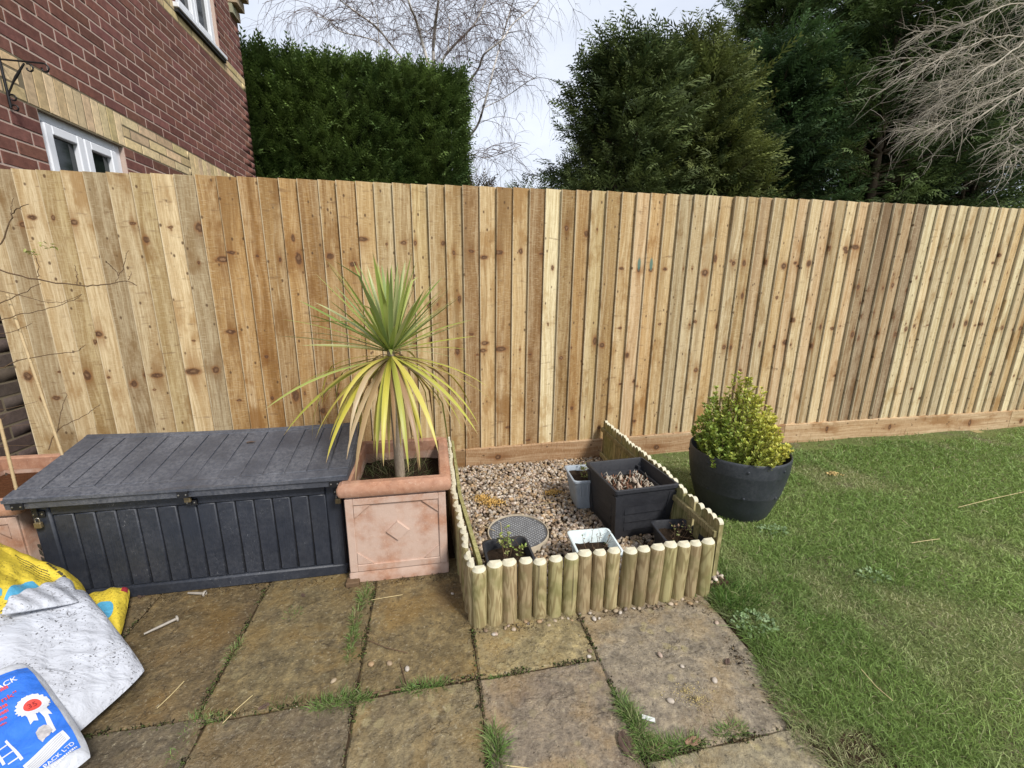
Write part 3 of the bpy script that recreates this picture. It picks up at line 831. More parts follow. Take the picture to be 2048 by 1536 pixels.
# ---------------------------------------------------------------- gravel bed
b = MB(); b.box(.10, 1.16, 1.27, 2.55, -.037, .028); struct(b.build('gravel_bed', M_soil))
ico = None
def icosphere():
    t = (1 + 5 ** .5) / 2
    V = np.array([(-1, t, 0), (1, t, 0), (-1, -t, 0), (1, -t, 0), (0, -1, t), (0, 1, t), (0, -1, -t), (0, 1, -t), (t, 0, -1), (t, 0, 1), (-t, 0, -1), (-t, 0, 1)], float)
    F = [(0, 11, 5), (0, 5, 1), (0, 1, 7), (0, 7, 10), (0, 10, 11), (1, 5, 9), (5, 11, 4), (11, 10, 2), (10, 7, 6), (7, 1, 8), (3, 9, 4), (3, 4, 2), (3, 2, 6), (3, 6, 8), (3, 8, 9), (4, 9, 5), (2, 4, 11), (6, 2, 10), (8, 6, 7), (9, 8, 1)]
    V = list(V / np.linalg.norm(V[0])); mid = {}; F2 = []
    def md(a, b_):
        k = (min(a, b_), max(a, b_))
        if k not in mid:
            m = V[a] + V[b_]; V.append(m / np.linalg.norm(m)); mid[k] = len(V) - 1
        return mid[k]
    for a, b_, c in F:
        x_, y_, z_ = md(a, b_), md(b_, c), md(c, a); F2 += [(a, x_, z_), (b_, y_, x_), (c, z_, y_), (x_, y_, z_)]
    return np.array(V), np.array(F2)
IV, IF = icosphere()
def rot_mats(n, tilt=1.0):
    a = rng.uniform(0, 2 * np.pi, n); b_ = rng.normal(0, .5 * tilt, n); c = rng.normal(0, .5 * tilt, n)
    ca, sa, cb, sb, cc, sc = np.cos(a), np.sin(a), np.cos(b_), np.sin(b_), np.cos(c), np.sin(c)
    Z = np.zeros(n); O = np.ones(n)
    Rz = np.stack([ca, -sa, Z, sa, ca, Z, Z, Z, O], -1).reshape(n, 3, 3)
    Ry = np.stack([cb, Z, sb, Z, O, Z, -sb, Z, cb], -1).reshape(n, 3, 3)
    Rx = np.stack([O, Z, Z, Z, cc, -sc, Z, sc, cc], -1).reshape(n, 3, 3)
    return Rz @ Ry @ Rx
PEBC = np.array([(.42, .33, .22), (.50, .40, .29), (.34, .25, .16), (.24, .17, .11), (.50, .43, .35), (.40, .27, .15), (.46, .35, .27), (.20, .155, .12), (.52, .46, .39)])
def pebbles(name, pos, size, parent=None):
    n = len(pos); sc = size[:, None] * rng.uniform(.75, 1.35, (n, 3)) * np.array([1.1, .95, .68])
    T = IV[None] * (1 + .22 * np.sin(IV @ rng.normal(0, 2, (3, 3)) + rng.uniform(0, 6, (n, 1, 3))).sum(-1, keepdims=True) / 3)
    V = np.einsum('nij,nvj->nvi', rot_mats(n), T * sc[:, None, :]) + pos[:, None, :]
    c = PEBC[rng.integers(0, len(PEBC), n)] * rng.uniform(.5, 1.08, (n, 1))
    c = np.repeat(c[:, None, :], len(IV), 1) * rng.uniform(.9, 1.1, (n, len(IV), 1))
    F = IF[None] + (np.arange(n) * len(IV))[:, None, None]
    return fast(name, V.reshape(-1, 3), F.reshape(-1, 3), M_peb, parent, c.reshape(-1, 3), smooth=True)
N = 8800
pp = np.stack([rng.uniform(.125, 1.14, N), rng.uniform(1.275, 2.535, N), np.zeros(N)], -1)
pp[:, 2] = .030 + rng.uniform(0, .012, N) + .010 * np.clip((2.2 - pp[:, 1]) / .9, 0, 1) * rng.random(N)
dm = np.hypot(pp[:, 0] - .372, pp[:, 1] - 1.727)
pp = pp[(dm > .155)]
o = pebbles('gravel', pp, rng.uniform(.0055, .0108, len(pp))); tag(o, 'brown and cream pebble gravel filling the edged bed by the fence', 'gravel'); o['kind'] = 'stuff'
# heaps of sawdust on the gravel
def crumbs(name, spots, n, c, size, label, cat='sawdust'):
    V = []; F = []; C = []; k = 0
    for (cx, cy, cz, rx, ry) in spots:
        for _ in range(n):
            r_ = abs(rnd.gauss(0, .5)); a = rnd.uniform(0, 6.283)
            p = np.array([cx + rx * r_ * math.cos(a), cy + ry * r_ * math.sin(a), cz + .012 * max(0, 1 - r_) * rnd.random()])
            d = rng.normal(0, size, (4, 3)); V.append(p + d); F += [(k, k + 1, k + 2), (k, k + 2, k + 3), (k, k + 3, k + 1), (k + 1, k + 3, k + 2)]; k += 4
            C.append(np.tile(np.array(c) * rnd.uniform(.7, 1.2), (4, 1)))
    o = fast(name, np.concatenate(V), np.array(F), M_vmatte, None, np.concatenate(C)); tag(o, label, cat); o['kind'] = 'stuff'; return o
p1, p2, p3 = G(985, 1005, .05), G(1105, 985, .05), G(965, 1000, .05)
crumbs('sawdust', [(p1[0], p1[1], .050, .075, .05), (p3[0], p3[1] + .02, .050, .05, .05), (p2[0], p2[1], .050, .06, .03)], 420, (.66, .42, .14), .0035, 'orange sawdust scattered on the gravel')

# manhole cover
mc = thing('manhole_cover', 'round grey chequered inspection cover set in the gravel', 'manhole cover', (.372, 1.727, .03))
m_ = MB(); m_.lathe([(.138, -.06), (.147, -.06), (.147, .022), (.145, .029), (.141, .029), (.139, .020), (.138, .02)], 56); m_.build('frame_ring', mat_plain('pale_rim', (.42, .36, .27), .8, .2, 0, 40, .3), mc, smooth=True)
M_cover = mat_plain('cover_plastic', (.085, .088, .095), .5, .4, 0, 30, .4)
m_ = MB(); m_.lathe([(.001, .0), (.1385, .0), (.1385, .023), (.001, .023)], 48, cap0=False); m_.build('plate', M_cover, mc)
lz = MB()
for i in range(-9, 10):
    for j in range(-9, 10):
        x_, y_ = i * .0142, j * .0142
        if math.hypot(x_, y_) < .128:
            s = .0048
            lz.add([(x_ - s, y_ - s, .022), (x_ + s, y_ - s, .022), (x_ + s, y_ + s, .022), (x_ - s, y_ + s, .022), (x_ - s * .7, y_ - s * .7, .0262), (x_ + s * .7, y_ - s * .7, .0262), (x_ + s * .7, y_ + s * .7, .0262), (x_ - s * .7, y_ + s * .7, .0262)],
                   [(4, 5, 6, 7), (0, 1, 5, 4), (1, 2, 6, 5), (2, 3, 7, 6), (3, 0, 4, 7)])
lz.xform(Matrix.Rotation(R(38), 4, 'Z'))
o = lz.build('tread_stud', mat_plain('stud_plastic', (.24, .245, .25), .5, .4, 0, 30, .4), mc); o['kind'] = 'stuff'

# ---------------------------------------------------------------- log edging
def half_log(r, h, seedx=0):
    """half-round log, flat at the back (+y), bevelled round the front of its top"""
    n = 10; rings = []
    ang = [math.pi + math.pi * i / n for i in range(n + 1)]
    for rr, z in ((1, 0), (1, h - .020), (.93, h - .012), (.62, h)):
        rings.append([(r * rr * math.cos(a), r * rr * math.sin(a) * 1.0, z) for a in ang])
    m = MB(); m.loft(rings, True, False)
    return m, rings[-1]
def log_row(root, pts, r, h, yaw, jit=.006):
    base = None
    for i, (x_, y_) in enumerate(pts):
        hh = h + rnd.uniform(-jit, jit)
        m, top = half_log(r * rnd.uniform(.90, 1.06), hh)
        o = m.build('log', M_log, root, smooth=True, loc=(x_, y_, -.02), rot=(rnd.uniform(-.02, .02), rnd.uniform(-.025, .025), yaw + rnd.uniform(-.05, .05)))
        e = MB(); e.add([(p[0], p[1], p[2] + .0006) for p in top], [tuple(range(len(top)))])
        n_ = len(top); low = [(p[0] / .62 * .93 * 1.004, p[1] / .62 * .93 * 1.004, hh - .0116) for p in top]
        e.add([(p[0], p[1], p[2] + .0006) for p in top] + low, [(k, k + 1, n_ + k + 1, n_ + k) for k in range(n_ - 1)])
        e.build('bevelled_top', M_end, o, fix=True)
front = thing('log_edging', 'row of upright half-round logs across the front of the gravel bed', 'log edging', (0, 0, 0), group='log roll edging')
rl = .0287
n = 17; xs = np.linspace(.134, 1.035, n)
log_row(front, [(x_, 1.268 + .004 * math.sin(i)) for i, x_ in enumerate(xs)], rl, .268, 0)
m_ = MB(); m_.box(.12, 1.05, 1.2705, 1.2765, .06, .085); m_.build('wire_band', M_metal, front)
left = thing('log_edging', 'row of half-round logs running back beside the terracotta palm planter', 'log edging', (0, 0, 0), group='log roll edging')
pts = [(np.interp(y_, [1.25, 1.35, 1.8, 2.5], [.128, .112, .088, .088]), y_) for y_ in np.arange(1.285, 2.52, .0535)]
log_row(left, pts, rl, .268, R(-90))
m_ = MB(); m_.add([(.134, 1.29, .20), (.096, 1.8, .20), (.096, 2.5, .20), (.134, 1.29, .235), (.096, 1.8, .235), (.096, 2.5, .235), (.149, 1.29, .20), (.111, 1.8, .20), (.111, 2.5, .20), (.149, 1.29, .235), (.111, 1.8, .235), (.111, 2.5, .235)],
                  [(0, 1, 4, 3), (1, 2, 5, 4), (6, 9, 10, 7), (7, 10, 11, 8), (3, 4, 10, 9), (4, 5, 11, 10), (0, 6, 7, 1), (1, 7, 8, 2), (0, 3, 9, 6), (2, 8, 11, 5)])
m_.build('back_rail', M_rail, left)

# picket edging on the right of the bed
def picket_panel(label, xa, ya, xb, yb, n, h, skip=(), rails=(.235, .06), dz=0, gap=0.0):
    L_ = math.hypot(xb - xa, yb - ya); yaw = math.atan2(yb - ya, xb - xa)
    root = thing('picket_edging', label, 'edging', (xa, ya, 0), yaw, 'picket edging panels')
    w = (L_ - gap) / n
    for i in range(n):
        if i in skip: continue
        hw = w * .47; hh = h + rnd.uniform(-.006, .006)
        prof = [(-hw, 0), (hw, 0), (hw, hh - hw * .9)] + [(hw * math.cos(a), hh - hw * .9 + hw * .9 * math.sin(a)) for a in np.linspace(0, math.pi, 9)[1:-1]] + [(-hw, hh - hw * .9)]
        m = MB(); m.loft([[(x_, y_, z_) for x_, z_ in prof] for y_ in (-.009, .009)])
        o = m.build('picket', M_rail, root, loc=((i + .5) * w + (gap if i >= n // 2 else 0), 0, -.02 + dz), rot=(rnd.uniform(-.015, .015), rnd.uniform(-.012, .012), 0))
        e = MB(); q = prof[2:]; e.add([(x_ * 1.02, y_, z_ + .0008) for x_, z_ in q for y_ in (-.0092, .0092)], [(2 * k, 2 * k + 1, 2 * k + 3, 2 * k + 2) for k in range(len(q) - 1)])
        e.build('cut_top', M_end, o)
    for z_ in rails:
        m = MB(); m.box(.004, L_ - .004, .0095, .026, z_ - .014 + dz, z_ + .014 + dz, .002); m.build('rail', M_rail, root)
    return root
picket_panel('long low picket panel running back to the fence behind the big black planter', 1.112, 1.625, 1.135, 2.525, 24, .335, rails=(.25, .07))
picket_panel('short low picket panel with a gap, at the lawn corner of the gravel bed', 1.106, 1.292, 1.112, 1.618, 8, .325, skip=(), rails=(.245, .06), dz=-.008, gap=.018)

# ---------------------------------------------------------------- storage box
bx = thing('storage_box', 'long dark grey plastic garden storage box with plank lid', 'storage box', (0, 0, 0))
X0, X1, YB0, YB1, HB = -1.43, -.385, 1.625, 2.02, .425
m_ = MB(); m_.box(X0 + .012, X1 - .012, YB0 + .014, YB1, .01, HB); m_.build('inner_shell', M_blackmetal, bx)
for s, (a, b_) in enumerate(((X0, X0 + .058), (X1 - .058, X1))):
    m_ = MB(); m_.box(a, b_, YB0 + .002, YB1, .012, HB - .002, .006); m_.build('corner_post', M_boxbody, bx, smooth=True)
m_ = MB(); m_.box(X0 + .0585, X1 - .0585, YB0 + .004, YB0 + .06, HB - .052, HB - .003, .004); m_.build('top_band', M_boxbody, bx, smooth=True)
m_ = MB(); m_.box(X0 - .003, X1 + .003, YB0 - .002, YB1, .0, .050, .006); m_.build('base_rail', M_boxbody, bx, smooth=True)
NP = 14; pw = (X1 - X0 - .117) / NP
pm = None
for i in range(NP):
    if pm is None:
        m_ = MB(); m_.box(.0022, pw - .0022, 0, .05, 0, HB - .053 - .0505, .0035)
        o = m_.build('front_plank', M_boxbody, bx, smooth=True); pm = o.data
    else: o = link(bpy.data.objects.new('front_plank', pm), bx)
    o.location = (X0 + .0585 + i * pw, YB0 + .007 + rnd.uniform(-.001, .001), .0505)
for i in range(5):                                       # right-hand end planks
    d = (YB1 - YB0 - .03) / 5
    m_ = MB(); m_.box(0, .004, .002, d - .002, 0, HB - .06, .0015); m_.build('end_plank', M_boxbody, bx, loc=(X1, YB0 + .02 + i * d, .052))
# lid rises to the back; its planks run front to back
lid = bpy.data.objects.new('lid', None)
ZL0, ZL1, YL0, YL1 = .468, .556, 1.592, 1.992
XL0, XL1 = -1.468, -.345
def lidz(y): return ZL0 + (ZL1 - ZL0) * (y - YL0) / (YL1 - YL0)
SAG = lambda x_: -.010 * math.sin(math.pi * (x_ - XL0) / (XL1 - XL0))
def lid_piece(name, xa, xb, ya, yb, top, th, parent, nx=1, c=.003):
    m = MB(); rings = []
    for x_ in np.linspace(xa, xb, nx + 1):
        s = SAG(x_)
        e = c if x_ in (xa, xb) else 0
        za, zb = lidz(ya) + top + s, lidz(yb) + top + s
        rings.append([(x_, ya, za - th), (x_, ya, za - c), (x_, ya + c, za), (x_, yb - c, zb), (x_, yb, zb - c), (x_, yb, zb - th)])
    m.loft(rings); return m.build(name, M_boxlid, parent)
m = MB(); rings = []                                      # shell of the lid: front lip, sides, flat bed under the planks
for x_ in np.linspace(XL0, XL1, 9):
    s = SAG(x_) * (1 if XL0 < x_ < XL1 else 0); d = -.0075
    rings.append([(x_, YL0 + .004, ZL0 - .046), (x_, YL0 + .001, ZL0 - .020), (x_, YL0 - .006, ZL0 - .018), (x_, YL0 - .006, ZL0 - .006 + s * .2), (x_, YL0 + .002, ZL0 + d + s * .2), (x_, YL1, ZL1 + d + s), (x_, YL1 + .004, ZL1 - .05), (x_, YL0 + .05, ZL0 - .046)])
m.loft(rings); lid_o = m.build('lid', M_boxlid, bx, smooth=True)
lid_piece('front_border', XL0 + .002, XL1 - .002, YL0 + .001, YL0 + .046, 0, .012, lid_o, 8)
lid_piece('back_border', XL0 + .002, XL1 - .002, YL1 - .030, YL1 - .001, 0, .012, lid_o, 8)
NL = 14; lw = (XL1 - XL0 - .004) / NL
for i in range(NL):
    lid_piece('lid_plank', XL0 + .002 + i * lw + .0034, XL0 + .002 + (i + 1) * lw - .0034, YL0 + .0505, YL1 - .0335, 0, .010, lid_o)
def hasp(x_, padlock, dx=0):
    h_ = MB(); h_.box(x_ - .018, x_ + .018, YL0 - .008, YL0 - .003, ZL0 - .044, ZL0 - .018, .001); h_.build('hasp_plate', M_blackmetal, bx)
    h_ = MB(); h_.box(x_ - .016 + dx, x_ + .022 + dx, YB0 - .004, YB0 + .006, ZL0 - .095, ZL0 - .072, .001); h_.build('staple_plate', M_blackmetal, bx)
    h_ = MB(); h_.box(x_ - .006 + dx, x_ + .006 + dx, YB0 - .009, YB0 - .004, ZL0 - .090, ZL0 - .042, .001); h_.build('hasp_strap', M_blackmetal, bx)
    for q in (-.012, .012):
        s_ = MB(); s_.lathe([(.003, 0), (.003, .0015), (.001, .0022)], 8, cap1=True); s_.xform(Matrix.Rotation(R(90), 4, 'X'))
        s_.build('screw', M_metal, bx, loc=(x_ + q, YL0 - .008, ZL0 - .031))
        s_.build('screw', M_metal, bx, loc=(x_ + q + dx + .003, YB0 - .004, ZL0 - .083))
def padlock(x_, z_, y_, label, k=1.0):
    p = thing('padlock', label, 'padlock', (x_, y_, z_))
    b2 = MB(); b2.box(-.011 * k, .011 * k, -.006, .006, -.022 * k, 0, .002); b2.build('body', M_brass, p)
    t2 = TB(); th = np.linspace(0, math.pi, 9); t2.add([(.007 * k, 0, -.001)] + [(.007 * k * math.cos(a), 0, .010 * k + .007 * k * math.sin(a)) for a in th] + [(-.007 * k, 0, -.001)], .0018, 6); t2.build('shackle', M_metal, p)
hasp(-.395, True); hasp(-1.425, True, .02); hasp(-.92, True)
padlock(-.393, ZL0 - .108, YB0 - .012, 'small brass padlock at the right end of the storage box beside the palm planter')
padlock(-1.402, ZL0 - .110, YB0 - .012, 'small brass padlock at the left end of the storage box above the yellow sack')
padlock(-.92, ZL0 - .052, YB0 - .014, 'small brass padlock hanging at the middle of the storage box front')
tw = TB(); c0 = np.array([-.80, 1.86, lidz(1.86) + .001]); tw.add([c0, c0 + (.018, .004, .001), c0 + (.034, .002, .0)], [.003, .004, .001], 5)
tag(tw.build('dead_leaf', M_deadleaf), 'small brown curled dead leaf lying on the storage box lid', 'leaf')

# ---------------------------------------------------------------- terracotta planters
def rrect(hx, hy, r, z, cx=0, cy=0, n=5):
    pts = []
    for sx, sy, a0 in ((1, 1, 0), (-1, 1, 90), (-1, -1, 180), (1, -1, 270)):
        for i in range(n):
            a = R(a0 + 90 * i / (n - 1)); pts.append((cx + sx * (hx - r) + r * math.cos(a), cy + sy * (hy - r) + r * math.sin(a), z))
    return pts
def terracotta(label, cx, cy, w, d, h, relief=True):
    p = thing('terracotta_planter', label, 'planter', (cx, cy, 0), 0, 'square terracotta planters')
    hx, hy = w / 2, d / 2
    m = MB(); m.loft([rrect(hx, hy, .008, .052), rrect(hx - .004, hy - .004, .008, h - .062), rrect(hx - .004, hy - .004, .01, h - .055),
                      rrect(hx - .026, hy - .026, .006, h - .055), rrect(hx - .026, hy - .026, .006, h - .13)], True, True)
    m.build('body', M_terra, p, smooth=True)
    m = MB(); m.loft([rrect(hx + .003, hy + .003, .008, .0), rrect(hx + .003, hy + .003, .008, .040), rrect(hx - .001, hy - .001, .008, .051)], True, True); m.build('plinth', M_terra, p, smooth=True)
    o_ = .020; zt = h
    m = MB(); m.loft([rrect(hx - .027, hy - .027, .006, zt - .0553), rrect(hx - .002, hy - .002, .010, zt - .0555), rrect(hx + o_ - .004, hy + o_ - .004, .014, zt - .052), rrect(hx + o_ + .001, hy + o_ + .001, .015, zt - .040), rrect(hx + o_ + .001, hy + o_ + .001, .015, zt - .020),
                      rrect(hx + o_ - .005, hy + o_ - .005, .012, zt - .008), rrect(hx + .006, hy + .006, .010, zt - .004), rrect(hx + .002, hy + .002, .010, zt), rrect(hx - .022, hy - .022, .006, zt), rrect(hx - .027, hy - .027, .006, zt - .005), rrect(hx - .027, hy - .027, .006, zt - .0553)], False, False)
    m.build('rim', M_terra2, p, smooth=True)
    m = MB(); m.add([(-hx + .026, -hy + .026, h - .13 + .002), (hx - .026, -hy + .026, h - .13 + .002), (hx - .026, hy - .026, h - .13 + .002), (-hx + .026, hy - .026, h - .13 + .002)], [(0, 1, 2, 3)])
    for k, sgn in enumerate((-1,)):
        yf = -hy - .0005
        # raised frame, corner triangles and a diamond on the front
        f = MB(); i_ = .028; z0, z1 = .085, h - .085
        yb = -hy + .004
        for xa, xb, za, zb in ((-hx + .004, -hx + .034, .053, h - .066), (hx - .034, hx - .004, .053, h - .066), (-hx + .034, hx - .034, .053, .083), (-hx + .034, hx - .034, h - .094, h - .066)):
            f.box(xa, xb, -hy - .006, yb, za, zb, .0022)
        f.build('panel_frame', M_terra, p)
        cz = (z0 + z1) / 2
        dm_ = MB(); s_ = .048; t_ = .046
        dm_.add([(-s_, yb, cz), (0, yb, cz + t_), (s_, yb, cz), (0, yb, cz - t_), (-s_ + .004, -hy - .006, cz), (0, -hy - .006, cz + t_ - .004), (s_ - .004, -hy - .006, cz), (0, -hy - .006, cz - t_ + .004)],
                [(4, 5, 6, 7), (0, 1, 5, 4), (1, 2, 6, 5), (2, 3, 7, 6), (3, 0, 4, 7)]); dm_.build('diamond', M_terra, p)
        for sx in (-1, 1):
            for sz in (0, 1):
                xa = sx * (hx - .036); za = .086 if sz == 0 else h - .097; q = .062; vz = 1 if sz == 0 else -1
                c_ = MB(); T0 = [(xa, za), (xa - sx * q, za), (xa, za + vz * q * .85)]
                c_.loft([[(x_, -hy + .002, z_) for x_, z_ in T0], [(x_, -hy - .004, z_) for x_, z_ in T0]]); c_.build('corner_triangle', M_terra, p)
    return p
pl1 = terracotta('square terracotta planter with diamond relief holding the palm', -.164, 1.79, .398, .452, .445)
m_ = MB(); n_ = 10; zz = .345
V = [(-.36 + .393 * i / n_, 1.592 + .396 * j / n_, zz + rnd.uniform(-.008, .012)) for j in range(n_ + 1) for i in range(n_ + 1)]
F = [(j * 11 + i, j * 11 + i + 1, (j + 1) * 11 + i + 1, (j + 1) * 11 + i) for j in range(n_) for i in range(n_)]
o = m_.add(V, F).build('soil', M_peat, pl1, smooth=True, fix=False); o.matrix_parent_inverse = Matrix.Translation((.164, -1.79, 0))
b2 = MB(); b2.box(-.378, -.325, 1.535, 1.575, -.002, .022, .004); tag(b2.build('brick_piece', mat_plain('brick_piece', (.13, .085, .05), .9, .1, 0, 50, .4)), 'small brown brick chip sticking out at the planter foot', 'brick')
pl2 = terracotta('square terracotta planter at the left edge holding canes and a bare rose', -1.715, 1.90, .42, .46, .425)
m_ = MB(); m_.box(-.19, .19, -.21, .21, .30, .352, .01); m_.build('soil', M_redsoil, pl2)

# ---------------------------------------------------------------- palm (cordyline)
palm = thing('cabbage_palm', 'spiky palm with upright green leaves and drooping yellow leaves in the terracotta planter', 'palm', (-.164, 1.79, .34))
def _palmbark():
    n = NT('palm_bark'); P = n.co(); f = n.noise(n.mapping(P, (1, 1, .35)), 130, 4, .7)
    return n.fin(n.mix(f, (.13, .095, .06), (.52, .43, .33)), .95, n.bump(f, .9, .006), .1)
m_ = TB(); m_.add(bez([(.0, .01, -.01), (-.004, .008, .2), (-.012, 0, .42), (-.010, -.002, .60)], 4), np.linspace(.023, .015, 13), 12)
m_.build('trunk', _palmbark(), palm)
CR = np.array([-.010, -.002, .585])
def leaf_mat(name):
    n = NT(name); base = n.oinfo('Color'); s = n.sep(n.attr('Col'))
    st = n.noise(n.comb(n.m('MULTIPLY', s[0], 1.0), n.m('MULTIPLY', s[1], .04), n.oinfo('Random')), 34, 2)
    c = n.mix(n.m('MULTIPLY', n.rng(st, .4, .7), .4), base, n.mix(1.0, base, (1.5, 1.35, 1.2), 'MULTIPLY'))
    edge = n.rng(n.m('ABSOLUTE', n.m('SUBTRACT', s[0], .5)), .34, .48)
    c = n.mix(n.m('MULTIPLY', edge, .55), c, n.mix(.5, base, (.55, .50, .20)))
    c = n.mix(n.rng(s[1], .9, 1.0), c, (.36, .25, .13))
    n.fin(c, .42, None, .4)
    tr = n.new('ShaderNodeBsdfTranslucent'); n.put(tr.inputs[0], c); ms = n.new('ShaderNodeMixShader'); ms.inputs[0].default_value = .22
    n.t.links.new(n.bsdf.outputs[0], ms.inputs[1]); n.t.links.new(tr.outputs[0], ms.inputs[2]); n.t.links.new(ms.outputs[0], n.out.inputs[0])
    return n.mat
M_palm = leaf_mat('palm_leaf')
def strap(root, az, th0, length, width, sag, c, base=CR, twist=0.0, kink=None):
    """strap leaf leaving at polar angle th0 and sagging by the angle sag along its length"""
    n = 11; P = [np.array(base) + .016 * np.array([math.cos(az), math.sin(az), 0])]; th = th0
    h = np.array([math.cos(az), math.sin(az), 0])
    for i in range(n):
        t = (i + .5) / n
        a = th0 + sag * t ** 1.3
        if kink and t > kink[0]: a += kink[1]
        a = min(a, R(174))
        P.append(P[-1] + length / n * (math.sin(a) * h + math.cos(a) * np.array([0, 0, 1])))
    P = np.array(P); T = np.gradient(P, axis=0); T /= np.linalg.norm(T, axis=1, keepdims=True)
    side = np.array([-math.sin(az), math.cos(az), 0]); V = []; C = []
    for i, p in enumerate(P):
        t = i / n; w = width * (.55 + .45 * min(1, t * 4)) * (1 - max(0, (t - .45) / .55) ** 1.7) * .5 + .0004
        nn = np.cross(side, T[i]); sd_ = side * math.cos(twist * t) + nn * math.sin(twist * t); nn = np.cross(sd_, T[i])
        V += [p - sd_ * w + nn * w * .28, p, p + sd_ * w + nn * w * .28]; C += [(0, t, 0), (.5, t, 0), (1, t, 0)]
    F = [(3 * i + k, 3 * i + k + 1, 3 * i + k + 4, 3 * i + k + 3) for i in range(n) for k in (0, 1)]
    o = fast('leaf', np.array(V), np.array(F), M_palm, root, np.array(C), smooth=True); o.color = rgba(c)
    return o
GRN = [(.17, .25, .05), (.25, .32, .07), (.22, .29, .10), (.32, .37, .10), (.40, .43, .20)]
YEL = [(.46, .42, .06), (.40, .40, .07), (.52, .46, .10), (.33, .34, .06), (.36, .30, .08)]
DRY = [(.36, .25, .13), (.30, .19, .10), (.42, .32, .19)]
for i in range(78):
    u = (i + .5) / 78; az = i * 2.39996 + rnd.uniform(-.2, .2)
    th = R(2 + 80 * u ** .9 + rnd.uniform(-4, 4)); le = rnd.uniform(.31, .42)
    strap(palm, az, th, le, rnd.uniform(.013, .022), R(rnd.uniform(2, 14)) * (1 + u), GRN[rnd.randrange(5)] if u < .8 else rnd.choice(GRN[2:] + YEL[3:4]), CR + (0, 0, .02 * (1 - u)), rnd.uniform(-.5, .5), (rnd.uniform(.45, .8), R(rnd.uniform(8, 40))) if rnd.random() < .16 else None)
for i in range(54):
    az = i * 2.39996 + rnd.uniform(-.3, .3); q = rnd.random()
    th = R(rnd.uniform(84, 135)); le = rnd.uniform(.38, .52)
    c = rnd.choice(YEL) if q < .66 else (rnd.choice(DRY) if q < .9 else GRN[3])
    strap(palm, az, th, le, rnd.uniform(.015, .022), R(rnd.uniform(32, 76)), c, CR - (0, 0, .015 + .02 * rnd.random()), rnd.uniform(-.8, .8), (rnd.uniform(.4, .7), R(rnd.uniform(5, 30))) if rnd.random() < .3 else None)
for az_d, th_d, le, sg, c in ((-92, 112, .50, 52, YEL[0]), (-98, 118, .46, 50, YEL[1]), (-78, 116, .52, 52, YEL[3]), (-62, 108, .50, 50, YEL[2]), (-120, 108, .52, 48, YEL[0]), (-42, 104, .52, 40, YEL[1]), (-145, 102, .50, 40, YEL[3]), (-110, 120, .54, 48, DRY[0]), (-70, 120, .50, 46, DRY[1]), (170, 100, .46, 22, YEL[3]), (8, 98, .46, 34, YEL[1])):
    strap(palm, R(az_d), R(th_d), le, .022, R(sg), c, CR - (0, 0, .02), rnd.uniform(-.4, .4))

# ---------------------------------------------------------------- generic blades, leaves and fronds
def blades(base, dirn, length, width, bend, col, tip=1.3):
    """grass-like blades: two segments each; all arrays of length n"""
    n = len(base); d = dirn / np.linalg.norm(dirn, axis=1, keepdims=True)
    s = np.cross(d, rng.normal(0, 1, (n, 3))); s /= np.linalg.norm(s, axis=1, keepdims=True) + 1e-9
    b_ = bend; m = base + d * (length * .55)[:, None] + b_ * .3 * length[:, None]
    t = base + d * (length * .95)[:, None] + b_ * length[:, None]
    w = width[:, None] * .5
    V = np.stack([base - s * w, base + s * w, m + s * w * .8, m - s * w * .8, t], 1)
    F3 = np.array([(0, 1, 2), (0, 2, 3), (3, 2, 4)])
    F = F3[None] + (np.arange(n) * 5)[:, None, None]
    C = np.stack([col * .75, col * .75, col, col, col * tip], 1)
    return V.reshape(-1, 3), F.reshape(-1, 3), C.reshape(-1, 3)
def tuft(name, label, cat, x_, y_, z_, r, n, h, cols, lean=.6, group=None, w=.0022, axis=None):
    a = rng.uniform(0, 6.283, n); q = np.sqrt(rng.random(n)) * r
    ex, ey = (1.9, .38) if axis == 'x' else ((.38, 1.9) if axis == 'y' else (1, 1))
    base = np.stack([x_ + q * ex * np.cos(a) + rng.normal(0, r * .3 * ex, n), y_ + q * ey * np.sin(a) + rng.normal(0, r * .3 * ey, n), np.full(n, z_)], -1)
    a = a + rng.normal(0, 1.1, n)
    d = np.stack([np.cos(a) * lean * rng.random(n), np.sin(a) * lean * rng.random(n), np.ones(n)], -1) + rng.normal(0, .2, (n, 3))
    le = h * rng.uniform(.5, 1.2, n); bd = np.stack([np.cos(a), np.sin(a), -np.ones(n) * .6], -1) * rng.uniform(.05, .6, (n, 1))
    c = np.array(cols)[rng.integers(0, len(cols), n)] * rng.uniform(.75, 1.25, (n, 1))
    V, F, C = blades(base, d, le, np.full(n, w) * rng.uniform(.7, 1.3, n), bd, c)
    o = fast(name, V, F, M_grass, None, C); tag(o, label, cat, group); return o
LEAF = np.array([(0, 0, 0), (.5, -.5, .12), (1, 0, 0), (.5, .5, .12), (.5, 0, 0)], float)
LEAFF = np.array([(0, 1, 4), (1, 2, 4), (2, 3, 4), (3, 0, 4)])
def leaves(pos, dirn, length, ratio, col):
    n = len(pos); d, a, b_ = frame_of(dirn); ro = rng.uniform(-.9, .9, n)
    s = a * np.cos(ro)[:, None] + b_ * np.sin(ro)[:, None]; u = np.cross(s, d)
    V = pos[:, None] + length[:, None, None] * (LEAF[None, :, :1] * d[:, None] + LEAF[None, :, 1:2] * ratio * s[:, None] + LEAF[None, :, 2:] * u[:, None])
    F = LEAFF[None] + (np.arange(n) * 5)[:, None, None]
    C = np.repeat(col[:, None], 5, 1) * np.array([.8, 1, 1.1, 1, .95])[None, :, None]
    return V.reshape(-1, 3), F.reshape(-1, 3), C.reshape(-1, 3)
